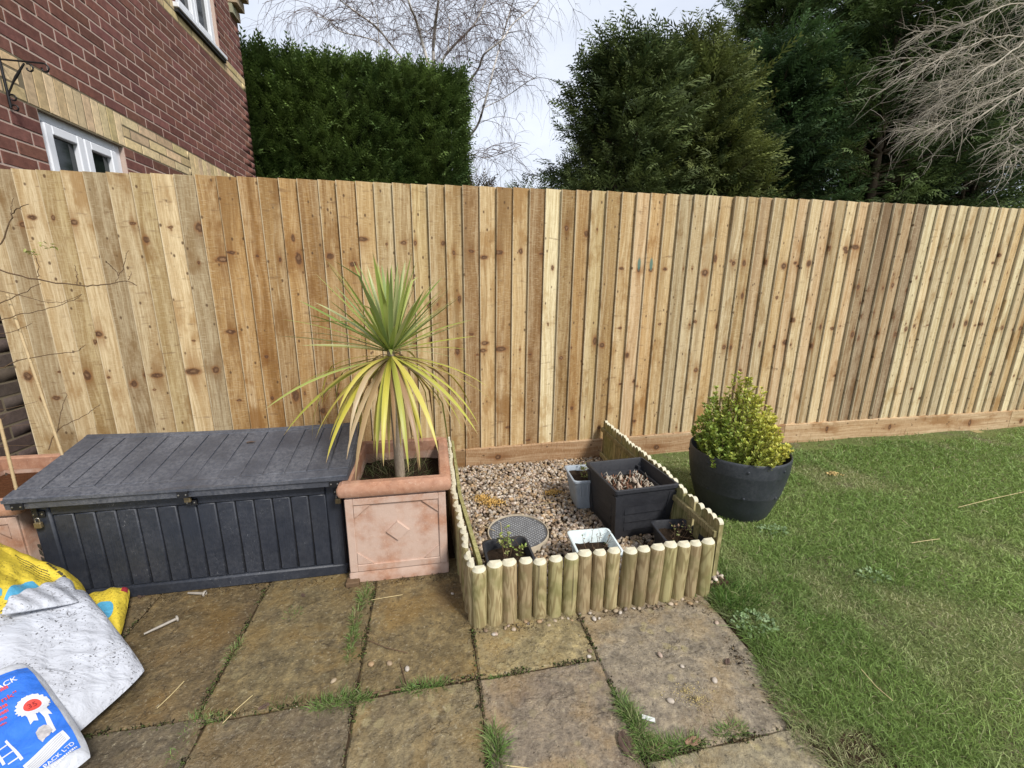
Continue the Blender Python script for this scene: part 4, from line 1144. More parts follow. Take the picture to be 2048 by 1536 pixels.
def frond_template(pairs=6, droop=.12, w=.055):
    V = []; F = []
    def bl(p, d, l, wd, z0):
        k = len(V); d = np.array(d); s = np.array([-d[1], d[0], 0])
        for t, ww in ((0, 0), (.42, -1), (1, 0), (.42, 1)):
            q = np.array(p) + d * l * t; V.append((*(q[:2] + s[:2] * wd * ww), -droop * (q[0] ** 2) - .25 * l * t * t))
        F.append((k, k + 1, k + 2, k + 3))
    bl((0, 0, 0), (1, 0, 0), 1.0, w * .6, 0)
    for i in range(pairs):
        t = .12 + .74 * i / (pairs - 1)
        for sg in (-1, 1):
            a = sg * R(40 + 7 * rnd.uniform(-1, 1)); l = (.46 * (1 - .62 * t)) * rnd.uniform(.8, 1.15)
            bl((t + .03 * sg, 0, 0), (math.cos(a), math.sin(a), 0), l, w, 0)
    return np.array(V), np.array(F)
def fronds(pos, dirn, length, col, T):
    TV, TF = T; n = len(pos); d, a, b_ = frame_of(dirn); ro = rng.normal(0, .8, n)
    s = a * np.cos(ro)[:, None] + b_ * np.sin(ro)[:, None]; u = np.cross(s, d)
    u = np.where(u[:, 2:] < 0, -u, u)
    V = pos[:, None] + length[:, None, None] * (TV[None, :, :1] * d[:, None] + TV[None, :, 1:2] * s[:, None] + TV[None, :, 2:] * u[:, None])
    F = TF[None] + (np.arange(n) * len(TV))[:, None, None]
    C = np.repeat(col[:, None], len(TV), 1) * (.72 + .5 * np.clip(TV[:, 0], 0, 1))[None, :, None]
    return V.reshape(-1, 3), F.reshape(-1, TF.shape[1]), C.reshape(-1, 3)

# ---------------------------------------------------------------- barrel planter and golden shrub
ba = thing('barrel_planter', 'round dark plastic half-barrel planter on the lawn beside the pickets', 'planter', (1.612, 1.838, .0))
zb = float(gz(1.61, 1.84)); H = .35
prof = [(.168, 0), (.180, .015), (.205, .09), (.2228, .15), (.2236, .152), (.2240, .156), (.2242, .160), (.2365, .22), (.2434, .268), (.2440, .270), (.2446, .276), (.2465, .335), (.2455, .345), (.2425, .349), (.238, .346), (.2385, .25), (.21, .12)]
m_ = MB(); m_.lathe(prof, 64, cap0=True, cap1=True); m_.build('tub', M_barrel, ba, smooth=True, loc=(0, 0, zb))
for zz, rr in ((.31, .2465), (.158, .2255)):
    for k in range(8):
        a = R(-118 + k * 45); s_ = MB(); s_.lathe([(.007, -.002), (.007, .002), (.004, .004)], 10, cap1=True)
        s_.xform(Matrix.Rotation(a + R(90), 4, 'Z') @ Matrix.Rotation(R(90), 4, 'X'))
        s_.build('rivet', M_barrel, ba, smooth=True, loc=(rr * math.cos(a), rr * math.sin(a), zb + zz))
m_ = MB(); m_.lathe([(.232, .22), (.001, .225)], 32, cap0=False, cap1=True); m_.build('soil', M_peat, ba, loc=(0, 0, zb))
sh = thing('golden_shrub', 'bushy yellow-green evergreen shrub growing in the dark barrel planter', 'shrub', (1.58, 1.84, zb + .22))
tips = []
def shrub_env(u):   # tip positions: three lobes
    return u
st = TB(); LV, LF, LC = [], [], []; nv = 0
lobes = [((-.02, .0), .50, .14, 80), ((.11, .02), .43, .12, 56), ((-.14, .0), .38, .11, 46), ((.19, .03), .30, .10, 34), ((.02, -.12), .28, .15, 60), ((-.06, .09), .44, .10, 20), ((-.17, -.06), .26, .10, 34), ((.13, -.10), .24, .11, 34)]
for (ox, oy), hh, rr, n in lobes:
    for _ in range(n):
        a = rnd.uniform(0, 6.283); q = math.sqrt(rnd.random()) * rr
        tip = np.array([ox + q * math.cos(a), oy + q * math.sin(a), hh * (1 - .55 * (q / rr) ** 2) * rnd.uniform(.82, 1.05) + .02])
        base = np.array([tip[0] * .35, tip[1] * .35, .0]); pts = bez([base, base * .4 + tip * .6 + (0, 0, -.03), tip], 5)
        st.add(pts, np.linspace(.0028, .0009, len(pts)), 3)
        s = rng.uniform(.22, 1.0, 54); s[:6] = 1
        P = np.stack([np.interp(s, np.linspace(0, 1, len(pts)), pts[:, k]) for k in range(3)], -1)
        tang = pts[-1] - pts[-4]; tang /= np.linalg.norm(tang)
        az = rng.uniform(0, 6.283, len(s)); d = np.stack([np.cos(az), np.sin(az), np.zeros(len(s))], -1) + tang * rng.uniform(.5, 1.4, (len(s), 1))
        gold = np.clip((tip[0] + .16) / .30, 0, 1) * .75 + rng.uniform(-.2, .35, len(s)); gold = np.clip(gold * (.4 + .6 * s), 0, 1)[:, None]
        c = (1 - gold) * np.array([.25, .35, .065]) + gold * np.array([.68, .62, .11]); c = c * rng.uniform(.7, 1.3, (len(s), 1))
        V, F, C = leaves(P, d, rng.uniform(.016, .026, len(s)), .55, c); LV.append(V); LF.append(F + nv); LC.append(C); nv += len(V)
st.build('stem', M_twig, sh); fast('foliage', np.concatenate(LV), np.concatenate(LF), M_vleaf, sh, np.concatenate(LC))

# ---------------------------------------------------------------- pots on the gravel
ZG = .046
def square_pot(name, label, cx, cy, h, top, bot, rz, mat, soilz, ribs=0, rim=.008, soil=M_peat, z0=ZG, group=None, r=.02):
    p = thing(name, label, 'pot', (cx, cy, z0), rz, group)
    n = 7; ht, hb = top / 2, bot / 2
    def ring(hx, z, rr=r):
        pts = rrect(hx, hx, rr, z, n=n)
        return pts
    m = MB(); m.loft([ring(hb, 0), ring(hb + (ht - hb) * .9, h * .9), ring(ht - .002, h - rim * 1.6), ring(ht + rim * .55, h - rim * 1.5), ring(ht + rim * .6, h - .002), ring(ht + rim * .3, h), ring(ht - .004, h), ring(ht - .006, h - .004), ring(hb + (ht - hb) * soilz / h - .006, soilz)], True, False)
    m.build('pot_wall', mat, p, smooth=True)
    hs = hb + (ht - hb) * soilz / h - .005; k = 8
    V = [(-hs + 2 * hs * i / k, -hs + 2 * hs * j / k, soilz + rnd.uniform(-.004, .005)) for j in range(k + 1) for i in range(k + 1)]
    F = [(j * 9 + i, j * 9 + i + 1, (j + 1) * 9 + i + 1, (j + 1) * 9 + i) for j in range(k) for i in range(k)]
    s_ = MB(); s_.add(V, F).build('soil', soil, p, smooth=True, fix=False)
    if ribs:
        for side in range(4):
            for i in range(ribs):
                t = (i + .5) / ribs * 2 - 1; w_ = bot / ribs * .22
                q = MB(); x0_, x1_ = t * (hb - r), t * (ht - r - .004)
                yb0, yt0 = -hb - .0002, -(hb + (ht - hb) * .86) - .0002
                q.add([(x0_ - w_, yb0, .012), (x0_ + w_, yb0, .012), (x1_ + w_, yt0, h * .86), (x1_ - w_, yt0, h * .86), (x0_, yb0 - .0028, .012), (x1_, yt0 - .0028, h * .86)],
                      [(0, 4, 5, 3), (4, 1, 2, 5), (0, 1, 4), (3, 5, 2)])
                q.xform(Matrix.Rotation(side * math.pi / 2, 4, 'Z')); q.build('rib', mat, p)
    return p
square_pot('ribbed_pot', 'grey ribbed square plastic pot on the gravel beside the big black planter', .795, 1.955, .175, .195, .135, R(-3), M_greypot, .145, 7, group=None)
bp = square_pot('square_planter', 'large black square plastic planter with dried bulbs standing on the gravel', .935, 1.745, .262, .315, .262, R(3.5), M_blackpot, .185, 0, .012, M_peat, r=.012)
for zz in (.06, .105, .15):                        # moulded board lines and corner posts on its sides
    for side in range(4):
        hx = .131 + .0265 * zz / .262; q = MB(); q.box(-hx + .045, hx - .045, -hx - .0014, -hx + .004, zz - .0212, zz + .0212); q.xform(Matrix.Rotation(side * math.pi / 2, 4, 'Z')); q.build('side_board', M_blackpot, bp)
for sx in (-1, 1):
    for sy in (-1, 1):
        q = MB(); q.add([(sx * (.1005), sy * .134, -.012), (sx * .134, sy * .134, -.012), (sx * .134, sy * .1005, -.012), (sx * .1005, sy * .1005, -.012), (sx * .122, sy * .1568, .225), (sx * .1568, sy * .1568, .225), (sx * .1568, sy * .122, .225), (sx * .122, sy * .122, .225)],
                        [(0, 1, 2, 3), (4, 5, 6, 7), (0, 1, 5, 4), (1, 2, 6, 5), (2, 3, 7, 6), (3, 0, 4, 7)]); q.build('corner_post', M_blackpot, bp)
q = MB(); q.loft([rrect(.136, .136, .012, .20), rrect(.137, .137, .012, .208), rrect(.126, .126, .012, .208), rrect(.122, .122, .012, .188)], False, False); q.build('inner_pot_rim', M_blackpot, bp, smooth=True)
square_pot('black_pot', 'small black square pot with a sprouting twiggy plant by the front log corner', .268, 1.425, .125, .180, .140, R(2), M_blackpot, .085, 0, r=.028)
square_pot('pale_pot', 'pale blue-white square plastic pot on the gravel behind the front logs', .632, 1.425, .125, .180, .130, R(-2), M_palepot, .07, 9, r=.018)
square_pot('black_pot', 'small black square pot tucked into the picket corner of the gravel bed', 1.022, 1.44, .125, .175, .140, R(-4), M_blackpot, .085, 0, r=.028)
# what grows in them
def sprig(name, label, x_, y_, z_, n, h, spread, leafc, nl, ls=.012, stem=M_twig):
    r_ = thing(name, label, 'plant', (x_, y_, z_)); t = TB(); LV = []; LF = []; LC = []; nv = 0
    for _ in range(n):
        a = rnd.uniform(0, 6.283); q = spread * math.sqrt(rnd.random()); b0 = np.array([q * .35 * math.cos(a), q * .35 * math.sin(a), -.004])
        hh = h * rnd.uniform(.5, 1.1); tip = np.array([q * math.cos(a), q * math.sin(a), hh]); mid_ = (b0 + tip) / 2 + rng.normal(0, .008, 3)
        pts = bez([b0, mid_, tip], 5); t.add(pts, np.linspace(.0016, .0006, len(pts)), 4)
        for _k in range(2):
            s0 = pts[rnd.randrange(4, len(pts) - 1)]; e = s0 + rng.normal(0, 1, 3) * np.array([.02, .02, .006]) + (0, 0, .018); t.add([s0, (s0 + e) / 2 + (0, 0, -.002), e], [.001, .0008, .0005], 3)
        if nl:
            s = rng.uniform(.45, 1, nl); P = np.stack([np.interp(s, np.linspace(0, 1, len(pts)), pts[:, k]) for k in range(3)], -1)
            az = rng.uniform(0, 6.28, nl); d = np.stack([np.cos(az), np.sin(az), rng.uniform(-.1, .8, nl)], -1)
            c = np.array(leafc)[rng.integers(0, len(leafc), nl)] * rng.uniform(.7, 1.3, (nl, 1))
            V, F, C = leaves(P, d, rng.uniform(.6, 1.3, nl) * ls, .6, c); LV.append(V); LF.append(F + nv); LC.append(C); nv += len(V)
    t.build('stem', stem, r_)
    if LV: fast('foliage', np.concatenate(LV), np.concatenate(LF), M_vleaf, r_, np.concatenate(LC))
    return r_
GL = [(.30, .38, .08), (.22, .30, .07), (.40, .42, .16)]
sprig('twiggy_plant', 'sprouting twiggy plant with yellow-green leaves in the front left black pot', .27, 1.425, ZG + .083, 9, .115, .075, GL, 9, .017)
sprig('twiggy_plant', 'thin bare twiggy plant with a few green leaves in the pale pot', .64, 1.43, ZG + .068, 8, .10, .065, [(.20, .27, .10), (.30, .20, .12)], 3, .011)
sprig('twiggy_plant', 'bare twiggy plant with tiny leaves in the black pot at the picket corner', 1.02, 1.44, ZG + .083, 10, .10, .075, [(.28, .30, .10), (.32, .20, .12)], 3, .012)
sprig('weedy_plant', 'low weedy green plant with dark stalks in the grey ribbed pot', .79, 1.96, ZG + .143, 14, .045, .075, [(.16, .20, .05), (.24, .24, .07)], 8, .016)
bl_ = thing('dried_bulbs', 'tangle of dried bulb stalks and husks in the big black planter', 'bulbs', (.935, 1.745, ZG + .185)); t = TB(); t2 = TB()
for _ in range(120):
    a = rnd.uniform(0, 6.28); p0 = np.array([rnd.uniform(-.105, .105), rnd.uniform(-.105, .105), .003]); d = np.array([math.cos(a), math.sin(a), 0]) * rnd.uniform(.01, .045); u = rnd.uniform(.004, .038)
    (t if rnd.random() < .55 else t2).add([p0, p0 + d * .5 + (0, 0, u), p0 + d + (0, 0, u * .3)], [.0022, .0028, .001], 4)
t.build('stalk', M_paletwig, bl_)['kind'] = 'stuff'; t2.build('husk', mat_plain('husk', (.20, .10, .06), .8, .2, 0, 40, .4), bl_)['kind'] = 'stuff'
V = []; F = []; C = []
for (x_, y_, s_) in ((-.06, -.02, .016), (-.02, .05, .014), (.03, -.06, .018), (.05, .03, .014), (-.08, .07, .012), (.085, -.01, .013), (-.03, -.08, .013)):
    k = MB(); k.lathe([(.001, -.006), (s_ * .8, .0), (s_, s_ * .7), (s_ * .55, s_ * 1.5), (.003, s_ * 2.5)], 10, cap1=True); k.build('bulb', mat_plain('bulb_skin', (.42, .34, .26), .6, .3, 0, 60, .4) if 'bulb_skin' not in bpy.data.materials else bpy.data.materials['bulb_skin'], bl_, smooth=True, loc=(x_, y_, .004), rot=(rnd.uniform(-.5, .5), rnd.uniform(-.5, .5), 0))

# ---------------------------------------------------------------- sacks
def sig(t, p=4): return max(0.0, 1 - abs(2 * t - 1) ** p) ** .5
class Sack:
    def __init__(s, name, label, c00, c10, c11, c01, th, mat, wr=None, down=.45):
        s.c = [np.array(c, float) for c in (c00, c10, c11, c01)]; s.th = th; s.wr = wr
        s.W = np.linalg.norm(s.c[1] - s.c[0]); s.Hh = np.linalg.norm(s.c[2] - s.c[1])
        s.root = thing(name, label, 'sack', tuple(sum(s.c) / 4)); s.o = sum(s.c) / 4
        n = 46; V = []; F = []
        for k, sgn in enumerate((1, -1)):
            for j in range(n + 1):
                for i in range(n + 1):
                    u, v = i / n, j / n
                    p = s.S(u, v) if sgn > 0 else s.flat(u, v) - np.array([0, 0, th * down * sig(u, 6) * sig(v, 6)])
                    p[2] = max(p[2], .006); V.append(p - s.o)
            o = k * (n + 1) ** 2
            for j in range(n):
                for i in range(n):
                    q = (o + j * (n + 1) + i, o + j * (n + 1) + i + 1, o + (j + 1) * (n + 1) + i + 1, o + (j + 1) * (n + 1) + i); F.append(q if sgn > 0 else q[::-1])
        s.body = fast('sack_film', np.array(V), np.array(F), mat, s.root, smooth=True)
    def flat(s, u, v):
        # rounded corners
        cu, cv = (u - .5) * 2, (v - .5) * 2
        k = 1 - .05 * (cu * cu * cv * cv) ** 2
        u, v = .5 + cu * k / 2, .5 + cv * k / 2
        a, b_, c, d = s.c
        return (1 - u) * (1 - v) * a + u * (1 - v) * b_ + u * v * c + (1 - u) * v * d
    def S(s, u, v, off=0.0):
        p = s.flat(u, v); z = s.th * sig(u) * sig(v) * (.85 + .15 * math.sin(5 * u + 3 * v))
        if s.wr: z += s.wr(u, v) * min(1, 8 * sig(u) * sig(v))
        return p + np.array([0, 0, z + off])
    def uv(s, px, py):
        """label coordinates of a pixel, found on the sack's own surface"""
        best = None
        u = v = .5
        for _ in range(25):
            p = s.S(min(1, max(0, u)), min(1, max(0, v)))
            q = G(px, py, p[2]); d = q - p
            eu, ev = (s.c[1] - s.c[0]), (s.c[3] - s.c[0])
            A = np.array([[eu[0], ev[0]], [eu[1], ev[1]]]); du = np.linalg.solve(A, d[:2]); u += du[0] * .6; v += du[1] * .6
        return u, v
    def patch(s, name, poly, mat, off=.0015, n=14):
        """printed shape: polygon in uv, filled as a fine grid that follows the film"""
        P = np.array(poly); lo, hi = P.min(0), P.max(0); me = bpy.data.meshes.new('t')
        import bmesh
        bm = bmesh.new(); vs_ = [bm.verts.new((x_, y_, 0)) for x_, y_ in poly]; bm.faces.new(vs_)
        bmesh.ops.triangulate(bm, faces=bm.faces[:])
        for k in range(2):
            for ax in (0, 1):
                step = (hi[ax] - lo[ax]) / n
                if k == 0:
                    for i in range(1, n):
                        co = [0, 0, 0]; co[ax] = lo[ax] + step * i; no = [0, 0, 0]; no[ax] = 1
                        bmesh.ops.bisect_plane(bm, geom=bm.verts[:] + bm.edges[:] + bm.faces[:], plane_co=co, plane_no=no)
        for v_ in bm.verts: v_.co = Vector(s.S(v_.co.x, v_.co.y, off) - s.o)
        bmesh.ops.recalc_face_normals(bm, faces=bm.faces)
        bm.to_mesh(me); bm.free(); me.name = name; me.materials.append(mat); me.polygons.foreach_set('use_smooth', [True] * len(me.polygons))
        return link(bpy.data.objects.new(name, me), s.root)
    def fit(s, name, txt, a, b_, mat, off=.004, shear=0.0, tall=1.0):
        """lettering whose baseline runs between two pixels of the photograph"""
        (u0, v0), (u1, v1) = s.uv(*a), s.uv(*b_)
        cu = bpy.data.curves.new('t', 'FONT'); cu.body = txt; cu.size = 1; cu.shear = shear; cu.offset = .012
        ob = bpy.data.objects.new('t', cu); COL.objects.link(ob); dg = bpy.context.evaluated_depsgraph_get()
        me = bpy.data.meshes.new_from_object(ob.evaluated_get(dg)); bpy.data.objects.remove(ob); me.name = name
        w = max(vt.co.x for vt in me.vertices); dx, dy = (u1 - u0) * s.W, (v1 - v0) * s.Hh
        for vt in me.vertices:
            x_, y_ = vt.co.x / w, vt.co.y / w * tall
            vt.co = Vector(s.S(u0 + (x_ * dx - y_ * dy) / s.W, v0 + (x_ * dy + y_ * dx) / s.Hh, off) - s.o)
        me.materials.clear(); me.materials.append(mat); return link(bpy.data.objects.new(name, me), s.root)
    def dashes(s, name, a, b_, mat, hgt, n=7, off=.004):
        """small print too fine to read: short strokes along a line between two pixels"""
        (u0, v0), (u1, v1) = s.uv(*a), s.uv(*b_); dx, dy = (u1 - u0) * s.W, (v1 - v0) * s.Hh; L_ = math.hypot(dx, dy); nx, ny = -dy / L_ * hgt, dx / L_ * hgt
        V = []; F = []; t_ = 0.0
        while t_ < .97:
            w_ = rnd.uniform(.4, 1.3) / n; t2_ = min(1, t_ + w_ * .72); k = len(V)
            for (q, e) in ((t_, 0), (t2_, 0), (t2_, rnd.uniform(.6, 1)), (t_, rnd.uniform(.6, 1))):
                V.append(s.S(u0 + (q * dx + e * nx) / s.W, v0 + (q * dy + e * ny) / s.Hh, off) - s.o)
            F.append((k, k + 1, k + 2, k + 3)); t_ += w_
        return fast(name, np.array(V), np.array(F), mat, s.root)
    def text(s, name, txt, u, v, size, mat, off=.0025, shear=0.0, stretch=1.0):
        cu = bpy.data.curves.new('t', 'FONT'); cu.body = txt; cu.size = size; cu.shear = shear; cu.offset = size * .012
        ob = bpy.data.objects.new('t', cu); COL.objects.link(ob); dg = bpy.context.evaluated_depsgraph_get()
        me = bpy.data.meshes.new_from_object(ob.evaluated_get(dg)); bpy.data.objects.remove(ob); me.name = name
        for vt in me.vertices: vt.co = Vector(s.S(u + vt.co.x * stretch / s.W, v + vt.co.y / s.Hh, off) - s.o)
        me.materials.clear(); me.materials.append(mat); return link(bpy.data.objects.new(name, me), s.root)

M_yel = mat_bag('yellow_film', (.68, .52, .055), 1.0, (1, .3, 1), R(25), .45)
M_wht = mat_bag('white_film', (.49, .51, .56), 1.0, (.22, 1, 1), R(-40), .45)
M_wht2 = mat_bag('white_film_clean', (.50, .52, .56), .2, (1, 1, 1), 0, .25)
M_blu = mat_bag('blue_print', (.030, .155, .62), .12, (1, .4, 1), 0, .35)
M_cya = mat_bag('sky_blue_print', (.09, .36, .56), .3, (1, 1, 1), 0, .3)
M_redp = mat_plain('red_print', (.60, .06, .045), .45); M_whp = mat_plain('white_print', (.60, .61, .63), .45); M_blk = mat_plain('dark_print', (.05, .045, .035), .5)
M_gryp = mat_plain('grey_print', (.42, .43, .46), .5)

y2 = Sack('compost_sack', 'yellow compost sack lying flat under the white sack, red patch at its corner', G(110, 1330, .05), G(243, 1272, .03), G(263, 1178, .05), G(120, 1205, .06), .055, M_yel, lambda u, v: .003 * math.sin(26 * u + 8 * v))
y2.patch('blue_disc', [(y2.uv(205, 1222)[0] + .16 * math.cos(a), y2.uv(205, 1222)[1] + .20 * math.sin(a)) for a in np.linspace(0, 6.283, 25)[:-1]], M_cya)
y2.patch('red_patch', [(.90, .80), (.985, .80), (.985, .97), (.90, .97)], mat_plain('dark_red_print', (.34, .035, .05), .45))
y1 = Sack('compost_sack', 'bulging yellow compost sack with torn muddy print against the storage box', G(-80, 1290, .22), G(190, 1275, .06), G(180, 1190, .09), G(-80, 1066, .33), .135, M_yel, lambda u, v: .004 * math.sin(19 * v + 9 * u) + .002 * math.sin(47 * u))
def quad_px(s, pts): return [s.uv(*p) for p in pts]
y1.patch('blue_panel', quad_px(y1, [(8, 1200), (50, 1166), (66, 1163), (82, 1176), (120, 1190), (60, 1212)]), M_cya)
y1.patch('blue_disc', quad_px(y1, [(-16, 1180), (-2, 1174), (5, 1180), (4, 1191), (-4, 1196), (-16, 1194)]), M_cya)
for a, b_ in (((18, 1092), (34, 1098)), ((42, 1101), (62, 1110)), ((66, 1112), (84, 1123)), ((92, 1128), (112, 1143)), ((114, 1146), (128, 1158))): y1.dashes('printed_marks', a, b_, M_blk, .012, 5)
for k in range(5): y1.dashes('fine_print', (30 + 4 * k, 1112 + 7 * k), (96 + 4 * k, 1146 + 7 * k), M_blk, .003, 22)
wht = Sack('white_sack', 'crumpled white plastic sack smeared with soil on top of the yellow sacks', G(50, 1560, .07), G(297, 1342, .05), G(172, 1180, .17), G(-60, 1200, .27), .055, M_wht,
           lambda u, v: .0026 * math.sin(62 * (v + .35 * (u - .5)) + 2.2 * math.sin(4 * u + 7 * v)) * max(0, 1 - abs(u - .66) * 2.6) * (.4 + .6 * math.sin(9 * v + 1) ** 2) + .003 * math.sin(17 * u * v + 4 * u) + .0013 * math.sin(33 * u - 21 * v))
for k in range(9):
    u, v = wht.uv(205 + 5 * k, 1312 - 2.5 * k); 
    wht.patch('printed_line', [(u - .05, v - .012), (u + .05, v - .012), (u + .05, v - .006), (u - .05, v - .006)], M_gryp, n=4)
fl = Sack('sack_flap', 'tucked white flap', G(0, 1230, .28), G(160, 1205, .20), G(142, 1152, .19), G(20, 1195, .29), .02, M_wht, lambda u, v: .004 * math.sin(22 * u + 9 * v))
for ch in list(fl.root.children): ch.parent = wht.root; ch.name = 'folded_flap'; ch.matrix_parent_inverse = Matrix.Translation(fl.root.location - wht.root.location)
bpy.data.objects.remove(fl.root)
# blue and white sack nearest the camera
BRc, TRc = G(197, 1512, .070), G(60, 1318, .20)
Uv = TRc - BRc; rt = np.array([Uv[1], -Uv[0], 0]); rt /= np.linalg.norm(rt)
blu = Sack('feed_sack', 'blue and white printed sack with a rosette, nearest the camera', BRc - rt * .45 + (0, 0, .05), BRc, TRc, TRc - rt * .45 + (0, 0, .06), .055, M_wht2, lambda u, v: .0025 * math.sin(34 * v + 7 * u) + .002 * math.sin(21 * u))
P_ = lambda *a: quad_px(blu, a)
tr_, br_ = blu.uv(47, 1337), blu.uv(169, 1494)
ur = (tr_[0] + br_[0]) / 2; vt_, vb_ = tr_[1], br_[1]
blu.patch('blue_panel', [(.03, vb_), (ur, vb_), (ur, vt_), (.03, vt_)], M_blu, .002, 24)
def at(px, py): return blu.uv(px, py)
blu.fit('brand_word', 'PACK', (-16, 1391), (38, 1361), M_whp, .004, .2)
blu.fit('red_word', 'nk"', (4, 1408), (40, 1389), M_redp, .004, .2)
for k, (px_, py_, ex, ey, h_) in enumerate(((-26, 1400, 44, 22, .009), (-30, 1438, 48, 25, .008), (-26, 1448, 46, 24, .008), (-20, 1457, 38, 20, .008), (-16, 1465, 32, 17, .007))): blu.dashes('red_print', (px_, py_), (px_ + ex, py_ - ey), M_redp, h_, 9)
cu_, cv_ = at(66, 1414)
def disc(r1, n=40, wav=0.0, dv=0, du=0): return [(cu_ + du + (r1 + wav * math.cos(a * 20)) * math.cos(a) / blu.W, cv_ + dv + (r1 + wav * math.cos(a * 20)) * math.sin(a) / blu.Hh) for a in np.linspace(0, 2 * math.pi, n + 1)[:-1]]
for sx in (-1, 1): blu.patch('rosette_tail', [(cu_ + sx * .002 / blu.W, cv_ - .02 / blu.Hh), (cu_ + sx * .016 / blu.W, cv_ - .02 / blu.Hh), (cu_ + sx * .018 / blu.W, cv_ - .046 / blu.Hh), (cu_ + sx * .011 / blu.W, cv_ - .041 / blu.Hh), (cu_ + sx * .005 / blu.W, cv_ - .046 / blu.Hh)], M_whp, .0035, 5)
blu.patch('rosette', disc(.0265, 120, .0018), M_whp, .0042, 10)
blu.patch('rosette_ring', disc(.0185, 48), mat_plain('pale_ring', (.60, .63, .70), .5), .0048, 8)
blu.patch('rosette_centre', disc(.0145, 40), M_redp, .0054, 8)
blu.text('rosette_number', '35', cu_ - .0085 / blu.W, cv_ - .0055 / blu.Hh, .0165, mat_plain('dark_red_ink', (.25, .02, .02), .5), .0064)
a_ = P_((88, 1432), (96, 1428), (113, 1462), (106, 1468), (98, 1460)); blu.patch('white_band', a_, M_whp, .0035, 6)
blu.patch('animal_picture', P_((77, 1480), (72, 1468), (78, 1458), (88, 1452), (98, 1452), (106, 1462), (100, 1472), (92, 1478), (86, 1487)), mat_plain('picture_print', (.42, .40, .40), .5, .4, 0, 90, .9), .004, 8)
g_ = at(30, 1500)
for q in (((10, 1486), (14, 1482), (48, 1519), (42, 1524)), ((-14, 1502), (-9, 1498), (12, 1530), (6, 1534))): blu.patch('gate_post', P_(*q), M_whp, .0035, 4)
for k in range(3):
    d = k * 12; blu.patch('gate_rail', P_((-8 + d, 1506 + d), (14 + d, 1491 + d), (15.5 + d, 1493 + d), (-6.5 + d, 1508 + d)), M_whp, .0034, 4)
blu.patch('info_panel', P_((46, 1534), (126, 1462), (141, 1478), (62, 1552)), M_whp, .003, 12)
for k in range(5):
    f = k / 5; q0, q1 = at(52 + 13 * f + 2, 1536 + 13 * f), at(122 + 13 * f, 1468 + 13 * f)
    nrm_ = .0025 / blu.Hh; blu.patch('info_line', [(q0[0], q0[1] - nrm_), (q1[0], q1[1] - nrm_), (q1[0], q1[1]), (q0[0], q0[1])], M_gryp, .004, 10)
blu.fit('maker_name', 'PACK LTD', (92, 1540), (151, 1490), M_whp)
blu.dashes('maker_line', (108, 1540), (158, 1495), M_whp, .006, 16)

